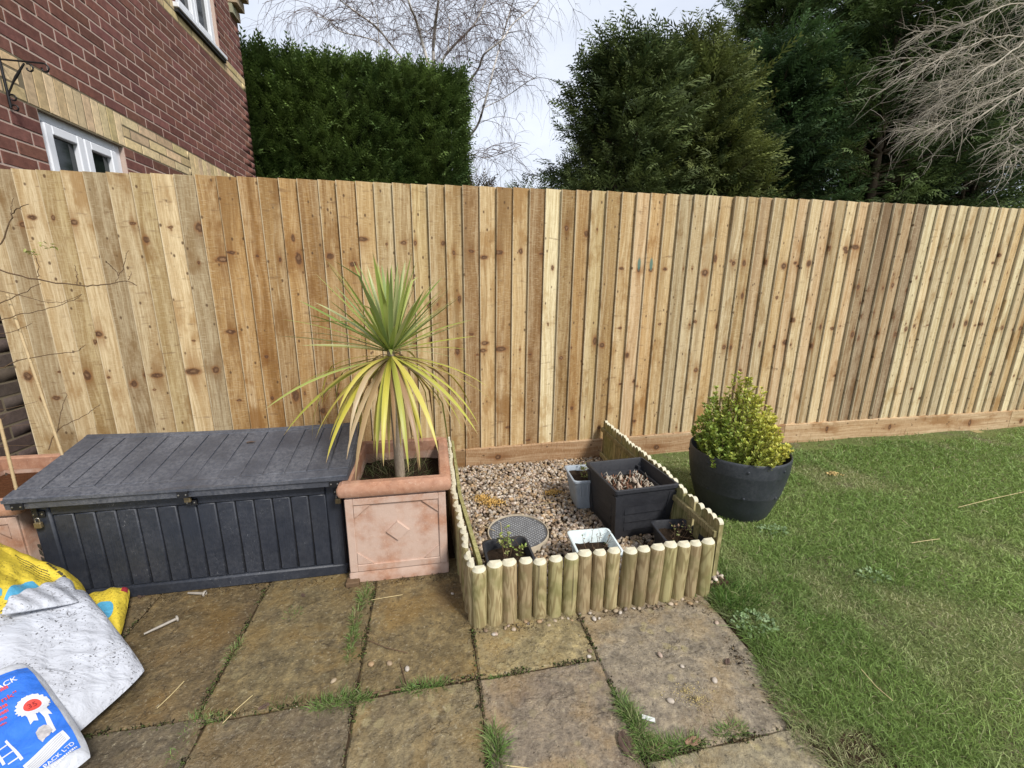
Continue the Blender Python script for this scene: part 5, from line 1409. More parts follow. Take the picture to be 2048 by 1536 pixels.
# ---------------------------------------------------------------- lawn grass
def vnoise(x_, y_, sc, seed):
    r_ = np.random.default_rng(seed); Lm = r_.random((64, 64)); X = x_ * sc; Y = y_ * sc; i = np.floor(X).astype(int); j = np.floor(Y).astype(int); fx = X - i; fy = Y - j
    fx = fx * fx * (3 - 2 * fx); fy = fy * fy * (3 - 2 * fy); g_ = lambda a, b_: Lm[a % 64, b_ % 64]
    return (g_(i, j) * (1 - fx) + g_(i + 1, j) * fx) * (1 - fy) + (g_(i, j + 1) * (1 - fx) + g_(i + 1, j + 1) * fx) * fy
def lawn_grass(n):
    x_ = rng.uniform(.93, 7.2, n * 6); y_ = rng.uniform(-.6, 2.53, n * 6)
    d = np.sqrt(x_ ** 2 + y_ ** 2 + 1.44); u, v, w = proj(np.stack([x_, y_, np.zeros_like(x_)], -1))
    inv = (u > -80) & (u < 2150) & (v < 1640) & (w > .1)
    pr = np.where(inv, (1.75 / d) ** 1.55, .10)
    e = edge_x(y_) + .035 * (vnoise(x_, y_, 14, 3) - .5)
    worn = .55 * vnoise(x_, y_, 3.1, 5) + .45 * vnoise(x_, y_, 9, 6)
    pr = pr * np.where(worn > .60, .85, 1.0) * np.where(worn > .68, .75, 1.0)
    pr = pr * np.where(y_ > 2.34 + .16 * vnoise(x_, y_, 5, 8), .10, 1.0)
    soil = (x_ < 1.40) & (y_ > 1.62); pr = pr * np.where(soil, .10, 1)
    pr[x_ < e] = 0; pr[np.hypot(x_ - 1.612, y_ - 1.838) < .176] = 0
    pr = pr * (1 + 1.2 * np.clip(1 - (x_ - edge_x(y_)) / .08, 0, 1))
    keep = rng.random(len(x_)) < pr * 1.0
    x_, y_, worn, d = x_[keep][:n], y_[keep][:n], worn[keep][:n], d[keep][:n]
    m = len(x_); ed = np.clip(1 - (x_ - edge_x(y_)) / .14, 0, 1) * (y_ < 1.75)
    base = np.stack([x_, y_, gz(x_, y_) + .004], -1)
    dr = np.stack([rng.normal(0, .6, m) - .8 * ed, rng.normal(0, .55, m), np.ones(m)], -1)
    le = rng.uniform(.012, .038, m) * np.where(rng.random(m) < .06, 1.7, 1) * (1 + 1.1 * ed * rng.random(m)) * (1 - .35 * np.clip((worn - .5) * 6, 0, 1)) * (.8 + .5 * vnoise(x_, y_, 2.2, 9))
    bd = np.stack([rng.normal(0, .35, m), rng.normal(0, .35, m), -rng.uniform(.0, .5, m)], -1)
    dry = np.clip((worn - .46) * 3.2, 0, 1) * rng.random(m) ** .7; dry = np.where(rng.random(m) < .05, 1, dry)
    hue = vnoise(x_, y_, 1.7, 12)[:, None]
    g_ = (1 - hue) * np.array([.160, .255, .060]) + hue * np.array([.290, .390, .115])
    c = g_ * (1 - dry[:, None]) + np.array([.42, .39, .22]) * dry[:, None]
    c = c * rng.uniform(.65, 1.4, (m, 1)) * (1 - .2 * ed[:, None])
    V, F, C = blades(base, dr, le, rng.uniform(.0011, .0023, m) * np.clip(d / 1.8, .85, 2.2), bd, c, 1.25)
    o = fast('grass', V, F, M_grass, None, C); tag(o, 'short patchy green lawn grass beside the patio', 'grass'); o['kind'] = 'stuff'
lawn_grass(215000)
sp = G(1665, 955, .02); crumbs('sawdust', [(sp[0], sp[1], float(gz(sp[0], sp[1])) + .015, .05, .03)], 160, (.62, .46, .20), .004, 'pale sawdust heap on the lawn right of the barrel')
# trodden soil between pickets and barrel, with straw bits
tuft('grass_tuft', 'tuft of long grass between the barrel planter and the picket edging', 'grass tuft', 1.33, 2.05, .02, .075, 260, .085, [(.06, .13, .025), (.10, .17, .04)], .8)
tuft('grass_tuft', 'tall rough grass at the foot of the lawn corner log', 'grass tuft', 1.13, 1.22, .0, .09, 520, .075, [(.07, .15, .025), (.12, .20, .04)], .7)
# weeds in the joints of the patio
GW = [(.12, .21, .05), (.17, .26, .07), (.22, .24, .10)]; DW = [(.26, .22, .11), (.20, .15, .08), (.12, .15, .05)]
for lab, px_, py_, r_, n_, h_, cs in (
    ('clump of grass in the joint just below the terracotta planter', 728, 1195, .022, 120, .05, GW), ('spiky weed in the joint between planter and patio crossing', 712, 1235, .026, 130, .045, GW + DW), ('small grassy weed halfway down the joint below the planter', 705, 1275, .022, 110, .04, GW), ('thin grass in the joint near the three pebbles', 700, 1310, .014, 60, .03, GW),
    ('big leafy weed clump at the crossing of the patio joints', 680, 1405, .036, 260, .05, GW), ('withered weed beside the leafy clump at the crossing', 580, 1410, .035, 90, .04, DW), ('grass clump in the joint right of the crossing', 845, 1375, .028, 170, .042, GW), ('wisp of grass in the joint near the slab corner', 885, 1362, .012, 40, .03, GW),
    ('pale weed growing on the slab in front of the storage box', 588, 1228, .026, 80, .028, DW + GW), ('mossy weed in the joint left of centre', 470, 1300, .024, 110, .035, GW + DW), ('dry grass line at the lower left joint', 375, 1465, .045, 130, .03, DW + GW), ('straggling weed in the left joint by the feed sack', 420, 1440, .022, 70, .03, GW),
    ('tall grass clump in the joint at the bottom centre', 992, 1500, .022, 240, .06, GW), ('grass clump at the joint between the grey slabs', 1250, 1420, .020, 200, .05, GW), ('long grass in the joint beside the plant label', 1275, 1458, .026, 260, .06, GW), ('grass clump where the right-hand joints meet', 1310, 1500, .030, 260, .05, GW), ('grass in the lower right joint beside the dead leaf', 1365, 1490, .024, 170, .045, GW), ('small grass tuft near the lawn end of the lower right joint', 1460, 1462, .026, 140, .04, GW),
    ('tiny green weed at the corner of the yellow slab', 990, 1352, .010, 40, .018, GW), ('tiny pale weed in the joint of the yellow slab', 1030, 1345, .012, 40, .022, DW)):
    p = G(px_, py_); ax = min(((abs(p[0] - v_), 'y') for v_ in (-1.085, -.69, -.262, .106, .505)), default=None); ay = min((abs(p[1] - v_), 'x') for v_ in (1.055, .745)); k_ = min(ax, ay)
    if k_[0] < .05: p[0 if k_[1] == 'y' else 1] += (-.5 if False else 0)
    tuft('weed', lab, 'weed', p[0], p[1], -.008, r_ * 1.0, int(n_ * 1.7), h_ * .85, cs, 1.0, 'weeds in the patio joints', .0022, k_[1] if k_[0] < .06 else None)
tuft('grass_wisp', 'thin green grass growing in the palm planter soil', 'grass tuft', -.19, 1.86, .345, .13, 300, .075, [(.16, .19, .08), (.10, .14, .05), (.30, .27, .15)], 1.0, None, .0018)

# moss and crumbs of soil along the joints; dark crumbs at the box foot also stand in for contact shade
def joint_bits(name, lines, per_m, cols, size, label, cat, jit=.006):
    V = []; F = []; C = []; k = 0
    for (xa, ya, xb, yb) in lines:
        for _ in range(int(per_m * math.hypot(xb - xa, yb - ya))):
            t_ = rnd.random()
            if math.sin(37 * (xa + t_ * (xb - xa)) + 29 * (ya + t_ * (yb - ya))) < rnd.uniform(-1.2, .9): continue
            p_ = np.array([xa + t_ * (xb - xa) + rnd.gauss(0, jit), ya + t_ * (yb - ya) + rnd.gauss(0, jit), .001 + rnd.random() * .003])
            V.append(p_ + rng.normal(0, size, (4, 3)) * rnd.uniform(.5, 1.5)); F += [(k, k + 1, k + 2), (k, k + 2, k + 3), (k, k + 3, k + 1), (k + 1, k + 3, k + 2)]; k += 4
            C.append(np.tile(np.array(rnd.choice(cols)) * rnd.uniform(.7, 1.2), (4, 1)))
    o = fast(name, np.concatenate(V), np.array(F), M_vmatte, None, np.concatenate(C)); tag(o, label, cat); o['kind'] = 'stuff'
JL = [(-1.085, 1.07, -1.085, 1.6), (-.69, 1.06, -.69, 1.6), (-.262, 1.05, -.262, 1.56), (.106, .55, .106, 1.24), (.503, 1.05, .503, 1.24), (.508, .6, .508, 1.05), (-1.2, 1.07, .106, 1.052), (.106, 1.05, .503, 1.05), (.508, .745, .97, .745), (-.26, .55, -.26, 1.05), (-.66, .6, -.66, 1.05)]
joint_bits('moss', JL, 900, [(.10, .13, .04), (.07, .09, .03), (.05, .04, .025), (.16, .12, .07)], .0026, 'moss and soil crumbs lining the patio joints', 'moss')
joint_bits('debris', [(-1.3, 1.600, -.39, 1.600), (-.37, 1.548, .04, 1.548), (.12, 1.222, 1.03, 1.222), (-.2, 1.575, .05, 1.54), (.95, .8, 1.0, 1.2)], 520, [(.06, .045, .03), (.11, .08, .05), (.22, .17, .10)], .0024, 'dark leaf crumbs gathered at the foot of the box and edging', 'debris', .013)
sc_ = [(rnd.uniform(-1.1, .95), rnd.uniform(.55, 1.55)) for _ in range(150)]
joint_bits('grit', [(a, b_, a + rnd.uniform(-.05, .05), b_ + rnd.uniform(-.05, .05)) for a, b_ in sc_], 90, [(.34, .28, .18), (.07, .05, .035), (.45, .40, .30)], .0013, 'fine grit and plant crumbs strewn over the slabs', 'grit', .03)

# ---------------------------------------------------------------- loose bits lying about
def pebble(label, px_, py_, s_, ci, group='stray pebbles', z0=0.0):
    p = G(px_, py_, z0 + s_ * .4); T = IV * (1 + .12 * np.sin(IV @ rng.normal(0, 2, (3, 1)) + 1)); V = (T * np.array([1.25, .95, .62]) * s_) @ rot_mats(1, .25)[0].T
    o = fast('pebble', V, IF, M_peb, None, np.tile(PEBC[ci] * .78, (len(IV), 1)) * rng.uniform(.9, 1.1, (len(IV), 1)), True, (p[0], p[1], z0 + s_ * .55)); tag(o, label, 'pebble', group)
pebble('flat brown pebble, left of the trio below the palm planter', 742, 1329, .0095, 5); pebble('dark brown pebble between two others below the palm planter', 779, 1327, .008, 2); pebble('white pebble, right of the trio below the palm planter', 814, 1338, .0085, 8)
pebble('small tan pebble lying left of the weedy joint', 667, 1362, .0075, 0); pebble('pale oval pebble on the large grey slab, farthest right', 1429, 1361, .0085, 4); pebble('pale pebble on the large grey slab beside the seed scatter', 1341, 1402, .0085, 4)
pebble('grey pebble in the middle of the large grey slab', 1320, 1310, .0085, 6); pebble('small brown and white pebble on the large grey slab', 1364, 1333, .007, 4); pebble('dark pebble lodged at the yellow slab joint', 1179, 1302, .0075, 3); pebble('pale pebble at the yellow slab corner joint', 1178, 1313, .007, 8)
pebble('white pebble lying right of the planter foot', 905, 1187, .006, 8); pebble('pale stone at the lawn edge near the logs', 1433, 1246, .008, 6)
for k in range(34):
    t_ = (k + rnd.random()) / 34; px_ = 962 + 440 * t_; py_ = 1259 - 66 * t_ + rnd.uniform(-2, 14)
    pebble('small pebble spilled along the foot of the front log edging', px_, py_, rnd.uniform(.005, .0085), rnd.randrange(9), 'pebbles at the foot of the logs')
q = G(1370, 1385); crumbs('seed_scatter', [(q[0], q[1], .003, .07, .04), (q[0] + .02, q[1] - .03, .003, .05, .03)], 190, (.60, .48, .22), .0013, 'scatter of yellow seed on the large grey slab', 'seed')
def stick(name, label, cat, pts, rad, mat, k=5, z=.004):
    P = np.array([list(G(a, b_, z)[:2]) + [c] for a, b_, c in pts]); c0 = P.mean(0); t = TB(); t.add(P - c0, rad, k); o = t.build(name, mat); o.location = c0; return tag(o, label, cat)
M_pegm = mat_plain('old_plastic', (.30, .27, .23), .5, .4, 0, 90, .3)
def peg(label, pts):
    P = [G(a, b_, .011) for a, b_ in pts]; r_ = thing('plastic_peg', label, 'peg', tuple(P[1])); d = P[0] - P[1]
    t = TB(); t.add([(0, 0, .0), d * .5, d], [.0052, .005, .0035], 7); t.build('shank', M_pegm, r_)
    t = TB(); e = d / np.linalg.norm(d); t.add([e * .0, -e * .004, -e * .007], [.0105, .012, .008], 9); t.build('head', M_pegm, r_)
peg('grey plastic peg lying on the patio beside the sacks', [(288, 1268), (352, 1238)]); peg('white plastic peg lying against the storage box foot', [(376, 1186), (408, 1187)])
stick('straw', 'long straw stem lying across the lower left patio joint', 'straw', [(505, 1390, .003), (475, 1418, .006), (445, 1446, .003)], .0012, M_straw)
stick('straw', 'pale straw lying on the slab in front of the feed sack', 'straw', [(368, 1362, .003), (342, 1390, .004), (314, 1416, .003)], .0012, M_straw)
stick('twig', 'dark curved twig lying right of the weedy joint', 'twig', [(735, 1280, .004), (770, 1298, .012), (815, 1306, .004)], .0016, M_twig)
stick('twig', 'short upright-leaning twig beside the white pebble', 'twig', [(800, 1325, .003), (806, 1345, .006), (815, 1375, .003)], .0016, M_twig)
stick('twig', 'dark twig lying in the joint right of the crossing', 'twig', [(745, 1386, .004), (775, 1383, .006), (803, 1378, .004)], .0028, M_twig)
stick('straw', 'pair of pale straws below the terracotta planter', 'straw', [(742, 1200, .004), (775, 1197, .010), (805, 1189, .003)], .0013, M_straw)
stick('straw', 'long straw lying on the lawn at the right edge', 'straw', [(1915, 1018, .03), (1985, 1002, .036), (2055, 985, .03)], .0016, M_straw, z=.02)
stick('straw', 'curved straw lying on the lawn near the patio corner', 'straw', [(1722, 1342, .026), (1750, 1380, .034), (1785, 1405, .026)], .0013, M_straw, z=.02)
stick('straw', 'short pale straw lying in the middle of the lawn', 'straw', [(1822, 1088, .026), (1850, 1085, .03), (1878, 1080, .026)], .0015, M_straw, z=.02)
stick('straw', 'pale straw near the bottom joint of the patio', 'straw', [(1008, 1530, .003), (1050, 1536, .005), (1090, 1541, .003)], .0015, M_straw)
for k, (lab, a, b_) in enumerate((('straw lying on the gravel left of the manhole cover', (948, 1048), (990, 1062)), ('thin twig across the gravel left of the grey pot', (1050, 966), (1140, 958)), ('straw lying on the gravel behind the manhole cover', (1068, 1012), (1110, 1005)), ('straw on the manhole cover', (1001, 1045), (1004, 1068)), ('straw on the gravel right of the pale pot', (1270, 1078), (1292, 1098)))):
    zz = .062
    stick('straw', lab, 'straw', [(*a, zz), ((a[0] + b_[0]) / 2, (a[1] + b_[1]) / 2, zz + .006), (*b_, zz)], .0011, M_straw if k != 1 else M_twig, z=zz)
def crumpled(label, px_, py_, s_, mat, cat='leaf'):
    p = G(px_, py_, .01); n = 9; V = []
    for j in range(n):
        for i in range(n):
            u, v = i / (n - 1) * 2 - 1, j / (n - 1) * 2 - 1; k = 1 - .25 * v * v
            V.append((u * s_ * .55 * k, v * s_, .006 + .35 * s_ * abs(math.sin(2.4 * u + 1.3 * v)) * (1 - .5 * u * u) + rnd.uniform(-.08, .08) * s_))
    V = np.array(V); V[:, 2] -= V[:, 2].min() - .002
    F = np.array([(j * n + i, j * n + i + 1, (j + 1) * n + i + 1, (j + 1) * n + i) for j in range(n - 1) for i in range(n - 1) if (i in range(1, n - 2) or 1 < j < n - 3)])
    o = fast('dead_leaf', V, F, mat, None, None, True, (p[0], p[1], 0)); o.rotation_euler[2] = rnd.uniform(0, 3); tag(o, label, cat)
crumpled('crumpled black dead leaf beside the grassy joint at the bottom', 1250, 1485, .030, M_deadleaf); crumpled('curled brown dead leaf in the lower right joint', 1385, 1480, .022, mat_plain('brown_leaf', (.20, .12, .075), .8, .2, 0, 60, .5)); crumpled('brown dead leaf at the lawn edge of the large slab', 1455, 1320, .014, M_deadleaf)
crumpled('dark dead leaf on the slab left of the withered weed', 527, 1410, .014, M_deadleaf); crumpled('dark crumb of dead leaf in front of the storage box', 606, 1188, .012, M_deadleaf); crumpled('brown dead leaves tucked by the yellow sack corner', 282, 1188, .022, M_deadleaf)
lb = MB(); lb.box(-.018, .018, -.006, .006, 0, .0012); p = G(1297, 1437, .006); o = lb.build('plant_label', M_white, None, loc=(p[0], p[1], .006), rot=(.1, .12, R(-22))); tag(o, 'small white plastic plant label lying by the grassy joint', 'plant label')

# ---------------------------------------------------------------- bare rose and canes in the left planter
def cane(label, a, b_, Y1, Y2):
    p, q_ = PY(*a, Y1), PY(*b_, Y2); t = TB(); n = 9
    pts = [p + (q_ - p) * k / (n - 1) for k in range(n)]; t.add(np.array(pts) - p, .0052, 7)
    for k in range(1, n - 1): t.add([np.array(pts[k]) - p - (q_ - p) * .004, np.array(pts[k]) - p, np.array(pts[k]) - p + (q_ - p) * .004], [.0050, .0066, .0050], 7)
    o = t.build('bamboo_cane', M_bamboo); o.location = p; tag(o, label, 'cane', 'bamboo canes')
cane('long bamboo cane leaning in the left planter', (133, 935), (14, 588), 1.84, 1.90); cane('short bamboo cane at the left edge of the left planter', (36, 992), (-2, 838), 1.78, 1.80)
rose = thing('bare_rose', 'bare thorny rose with thin brown twigs against the fence at the left edge', 'rose', (-1.78, 1.90, .35))
ro = np.array([-1.78, 1.90, .35]); t = TB(); main = bez([ro, ro + (-.02, .0, .3), ro + (-.05, -.02, .65), ro + (-.03, -.03, 1.0)], 6); t.add(main - ro, np.linspace(.006, .003, len(main)), 6)
c5 = lambda pts: [(x_ * .3776, 340 + y_ * .3776) for x_, y_ in pts]
rt_ = [([(-160, 470), (0, 530), (200, 580), (430, 610), (560, 605), (670, 590), (725, 612)], .0026), ([(560, 480), (600, 520), (630, 562), (610, 590)], .0014), ([(630, 562), (660, 500), (676, 425)], .0014), ([(-160, 760), (0, 705), (100, 662), (212, 600)], .002), ([(-170, 860), (0, 800), (110, 765), (230, 742), (390, 690), (432, 655)], .0016), ([(-150, 1090), (0, 1046), (100, 1008), (300, 972), (400, 960), (455, 925)], .0018), ([(-140, 480), (0, 388), (62, 250), (90, 205), (150, 180)], .0022), ([(62, 250), (60, 200), (70, 150)], .0012), ([(200, 570), (205, 500), (175, 430)], .0013), ([(410, 605), (405, 540), (395, 500)], .0013), ([(-100, 900), (0, 870), (90, 850), (170, 810)], .0014), ([(255, 1480), (300, 1385), (400, 1325), (470, 1290), (530, 1240)], .0015), ([(-120, 660), (0, 640), (160, 680), (300, 705), (430, 660)], .0014), ([(300, 1400), (330, 1260), (360, 1180)], .0014), ([(680, 580), (690, 560), (695, 535)], .0011)]
for pts, r_ in rt_:
    P = np.array([PY(a, b_, 1.86 + .02 * math.sin(k)) for k, (a, b_) in enumerate(c5(pts))]); P = bez(P, 5); P = P + rng.normal(0, .0015, P.shape)
    t.add(P - ro, np.linspace(r_ * 1.25, r_ * .5, len(P)), 5)
    for k in range(1, len(P) - 1, 3):
        d = rng.normal(0, 1, 3); d /= np.linalg.norm(d); t.add([P[k] - ro, P[k] - ro + d * .008], [.0009, .0003], 3)
for k in range(26):
    p0 = main[rnd.randrange(4, len(main))]; d = np.array([rnd.uniform(-.1, .3), rnd.uniform(-.12, .04), rnd.uniform(-.03, .12)]); P = bez([p0, p0 + d * .5 + rng.normal(0, .02, 3), p0 + d], 4); t.add(P - ro, np.linspace(.0018, .0006, len(P)), 4)
t.build('twigs', M_twig, rose)
P = np.array([PY(*p_, 1.85) for p_ in c5([(250, 390), (265, 400), (170, 430), (185, 445), (150, 440), (240, 405)])]) - ro
V, F, C = leaves(np.repeat(P, 4, 0) + rng.normal(0, .006, (len(P) * 4, 3)), rng.normal(0, 1, (len(P) * 4, 3)), np.full(len(P) * 4, .018), .45, np.tile([(.34, .36, .10)], (len(P) * 4, 1))); fast('foliage', V, F, M_vleaf, rose, C)

# ---------------------------------------------------------------- clipped conifer hedge
T_H = frond_template(4, .10, .046)
hd = thing('conifer_hedge', 'tall clipped dark green conifer hedge between the brick house and the birch', 'hedge', (-2.4, 8.4, 0))
HX0, HX1, HY0, HY1, HZ = -6.2, .66, 7.75, 9.3, 4.58
ho = np.array([-2.4, 8.4, 0])
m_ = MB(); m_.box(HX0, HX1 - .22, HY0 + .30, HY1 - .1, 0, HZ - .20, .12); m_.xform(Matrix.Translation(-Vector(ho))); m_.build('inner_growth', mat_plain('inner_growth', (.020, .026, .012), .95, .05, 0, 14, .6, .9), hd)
def hedge_fronds(n, face):
    if face == 'front':
        x_ = rng.uniform(-4.2, HX1, n); z_ = rng.uniform(1.2, HZ, n); y_ = HY0 - .04 + .16 * vnoise(x_ + 20, z_, 2.1, 21) + .20 * vnoise(x_ + 20, z_, 6, 22) + rng.uniform(0, .14, n)
        rx = np.clip((x_ - (HX1 - .35)) / .35, 0, 1); rz = np.clip((z_ - (HZ - .30)) / .30, 0, 1); y_ += .22 * rx ** 2 + .22 * rz ** 2
        d = np.stack([.30 + .8 * rx + rng.normal(0, .28, n), -.62 + rng.normal(0, .22, n), .62 + .4 * rz + rng.normal(0, .28, n)], -1)
    elif face == 'top':
        x_ = rng.uniform(-4.2, HX1 - .05, n); y_ = rng.uniform(HY0 + .1, HY1, n); z_ = HZ - .10 + .16 * vnoise(x_ + 20, y_, 2.4, 23) - rng.uniform(0, .12, n)
        d = np.stack([.30 + rng.normal(0, .3, n), -.2 + rng.normal(0, .3, n), 1.0 + rng.normal(0, .2, n)], -1)
    else:
        y_ = rng.uniform(HY0 + .15, HY1, n); z_ = rng.uniform(1.2, HZ - .05, n); x_ = HX1 - .10 + .10 * vnoise(y_, z_, 3, 24) - rng.uniform(0, .18, n); 
        d = np.stack([.7 + rng.normal(0, .2, n), -.25 + rng.normal(0, .25, n), .6 + rng.normal(0, .25, n)], -1)
    P = np.stack([x_, y_, z_], -1); le = rng.uniform(.14, .28, n) * (1.2 if face == 'top' else 1)
    hue = (.6 * vnoise(x_ + 20, z_ + y_, 2.2, 25) + .4 * rng.random(n))[:, None]
    c = (1 - hue) * np.array([.046, .088, .028]) + hue * np.array([.160, .225, .058]); c = c * rng.uniform(.55, 1.5, (n, 1))
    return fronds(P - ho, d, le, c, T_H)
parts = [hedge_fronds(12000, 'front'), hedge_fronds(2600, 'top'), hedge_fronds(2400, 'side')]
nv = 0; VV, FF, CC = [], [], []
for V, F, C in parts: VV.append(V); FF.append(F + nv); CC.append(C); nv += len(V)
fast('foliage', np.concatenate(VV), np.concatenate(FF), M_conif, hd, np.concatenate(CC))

# ---------------------------------------------------------------- conifers behind the fence
T_C = frond_template(4, .22, .044)
def conifer(label, x_, y_, h, rad, z0, nbr, nf, c1, c2, seed, lean=0.0, hollow=0.0):
    r_ = np.random.default_rng(seed); root = thing('conifer_tree', label, 'tree', (x_, y_, 0), 0, 'conifers behind the fence'); tb = TB(); VV, FF, CC = [], [], []; nv = 0
    tr = bez([(0, 0, -.1), (.05, .02, h * .35), (-.04, .03, h * .7), (lean, 0, h * .97)], 5); tb.add(tr, np.linspace(.10, .012, len(tr)), 8)
    for _ in range(2):
        a = r_.uniform(0, 6.28); t2 = bez([(0, 0, .2), (.25 * math.cos(a), .25 * math.sin(a), h * .3), (.4 * math.cos(a), .4 * math.sin(a), h * .85)], 5); tb.add(t2, np.linspace(.07, .01, len(t2)), 7)
    for k in range(nbr):
        u = r_.random() ** .85; hz = z0 + (h - z0) * u; a = r_.uniform(0, 6.283)
        prof_ = (1 - u) ** .62 * .95 + .16
        ln = rad * prof_ * r_.uniform(.5, 1.22)
        out = np.array([math.cos(a), math.sin(a), 0]); c0 = np.array([lean * u, 0, hz - ln * .35])
        up = .10 + .60 * u + r_.uniform(-.2, .35)
        b1 = c0 + out * ln * .55 + (0, 0, ln * up * .25); b2_ = c0 + out * ln * .95 + np.array([0, 0, ln * up * .75])
        P = bez([c0, b1, b2_], 5); tb.add(P, np.linspace(.022, .004, len(P)), 4)
        s = r_.uniform(.30 + .22 * (1 - u), 1.03, nf) ** .8; s = np.clip(s, 0, 1); Q = np.stack([np.interp(s, np.linspace(0, 1, len(P)), P[:, q]) for q in range(3)], -1)
        spread = .05 + .16 * (1 - np.abs(s - .6)); Q = Q + r_.normal(0, 1, (nf, 3)) * spread[:, None] * np.array([1, 1, .75]) * min(1, rad)
        tg = (P[-1] - P[-4]); tg /= np.linalg.norm(tg); d = tg + r_.normal(0, .45, (nf, 3)) + out * .35 + np.array([0, 0, .10])
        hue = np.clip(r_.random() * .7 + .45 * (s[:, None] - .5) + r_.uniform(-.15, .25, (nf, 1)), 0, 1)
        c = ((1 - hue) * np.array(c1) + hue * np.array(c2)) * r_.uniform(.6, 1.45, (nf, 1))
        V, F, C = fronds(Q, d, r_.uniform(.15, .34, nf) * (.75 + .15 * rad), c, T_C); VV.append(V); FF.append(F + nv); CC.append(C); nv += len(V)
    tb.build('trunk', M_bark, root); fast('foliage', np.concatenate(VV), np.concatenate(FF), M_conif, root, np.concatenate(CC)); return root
DG = (.028, .052, .024); OG = (.135, .170, .055); MG = (.095, .165, .055); YG = (.185, .210, .060)
t1 = conifer('olive green conifer at the left end of the tree row, beside the birch', 3.15, 7.1, 4.75, 1.42, 1.2, 140, 72, DG, OG, 41, .1)
t2 = conifer('feathery conifer with yellowish top behind the barrel planter', 4.65, 7.4, 5.05, 1.5, 1.4, 135, 72, DG, YG, 42, -.1)
t3 = conifer('dark conifer in the middle of the tree row', 6.3, 7.7, 5.35, 1.9, 1.5, 140, 72, (.026, .048, .024), MG, 43, .15)
t4 = conifer('tall dark conifer towards the right with sweeping boughs', 8.5, 7.3, 8.6, 2.3, 1.7, 185, 76, (.024, .046, .022), (.14, .195, .058), 44, .2)
def copy_thing(src, label, loc, rz, s):
    r_ = src.copy(); COL.objects.link(r_); r_['label'] = label; r_.location = loc; r_.rotation_euler[2] = rz; r_.scale = (s, s, s)
    for ch in src.children:
        c = ch.copy(); COL.objects.link(c); c.parent = r_
    return r_
copy_thing(t4, 'dark conifer at the far right edge behind the bare pale twigs', (11.6, 7.6, 0), 2.1, 1.0)
copy_thing(t3, 'shaded conifer filling the gap behind the middle of the tree row', (5.3, 9.6, 0), 1.2, .98)
copy_thing(t4, 'shaded conifer behind the tall dark one', (8.2, 10.2, 0), 4.0, .92)
copy_thing(t3, 'shaded conifer behind the right end of the tree row', (11.0, 10.0, 0), 3.3, 1.3)
copy_thing(t4, 'shaded conifer in the back row between the dark ones', (9.8, 9.2, 0), 5.2, .85)
copy_thing(t3, 'shaded conifer at the far right of the back row', (13.4, 9.4, 0), .6, 1.3)
copy_thing(t2, 'shaded conifer behind the olive left-hand one', (3.75, 9.3, 0), 2.5, .85)

# ---------------------------------------------------------------- weeping birch behind the hedge
bi = thing('birch_tree', 'bare weeping birch with pale trunk and fine hanging twigs behind the hedge', 'tree', (.75, 13.0, 0)); bo = np.array([.75, 13.0, 0])
c2p = lambda pts: [(480 + x_ * .3125, y_ * .3125) for x_, y_ in pts]
limbs = [([(1290, 820), (1240, 400), (1245, 200), (1270, 0), (1290, -260)], .10, 12.9), ([(1270, 640), (1185, 340), (1130, 140), (1090, 40), (1010, -220)], .085, 12.7), ([(1280, 560), (1295, 390), (1370, 290), (1440, 220), (1520, 120), (1640, -160)], .07, 13.2),
         ([(1300, 760), (1430, 570), (1525, 440), (1560, 350), (1680, 250), (1750, 150), (1890, 30), (1990, -120)], .055, 12.8), ([(1330, 1120), (1430, 920), (1515, 810), (1560, 680), (1620, 450), (1670, 270), (1740, 30), (1790, -180)], .065, 12.6),
         ([(1230, 600), (1010, 340), (880, 180), (760, 90), (630, -10), (540, -120)], .05, 13.3), ([(1000, 420), (880, 270), (640, 200), (560, 125), (490, 105)], .028, 13.0), ([(1560, 690), (1700, 620), (1830, 530), (1900, 490)], .022, 12.6), ([(1440, 1000), (1490, 990), (1570, 1010), (1680, 980), (1800, 930)], .022, 12.5), ([(1430, 690), (1530, 640), (1640, 570)], .02, 12.7),
         ([(1150, 180), (1200, 210), (1235, 250)], .02, 12.8), ([(1330, 330), (1340, 140), (1310, 30), (1350, -150)], .03, 13.4), ([(890, 300), (880, 130), (840, 0), (820, -150)], .025, 13.4), ([(1515, 440), (1460, 390), (1455, 200), (1500, 20)], .022, 12.9)]
tk = TB(); tw = TB(); rb = np.random.default_rng(5)
tk.add(bez([(0, 0, -.1), (.02, 0, 2.0), np.array(PY(*c2p([(1290, 820)])[0], 12.9)) - bo], 6), np.linspace(.17, .11, 13), 9)
tops = []
for pts, r_, Y in limbs:
    P = np.array([PY(a, b_, Y + .5 * math.sin(k * 1.3)) for k, (a, b_) in enumerate(c2p(pts))]); P = bez(P, 7); tk.add(P - bo, np.linspace(r_ * .62, r_ * .18 + .004, len(P)), 6); tops.append(P)
def hang(p, d0, ln, r0, depth):
    n = 7; P = [p]; d = np.array(d0, float)
    for i in range(n):
        d = d + rb.normal(0, .16, 3) + np.array([0, 0, -.30 if i > 1 else -.06]); d /= np.linalg.norm(d); P.append(P[-1] + d * ln / n)
    P = np.array(P); tw.add(P - bo, np.linspace(r0, r0 * .4, len(P)), 3)
    if depth > 0:
        for _ in range(4 if depth > 1 else 3):
            k = rb.integers(1, n); e = P[k] - P[k - 1]; e /= np.linalg.norm(e); a = rb.normal(0, .7, 3); hang(P[k], e + a, ln * rb.uniform(.4, .7), r0 * .62, depth - 1)
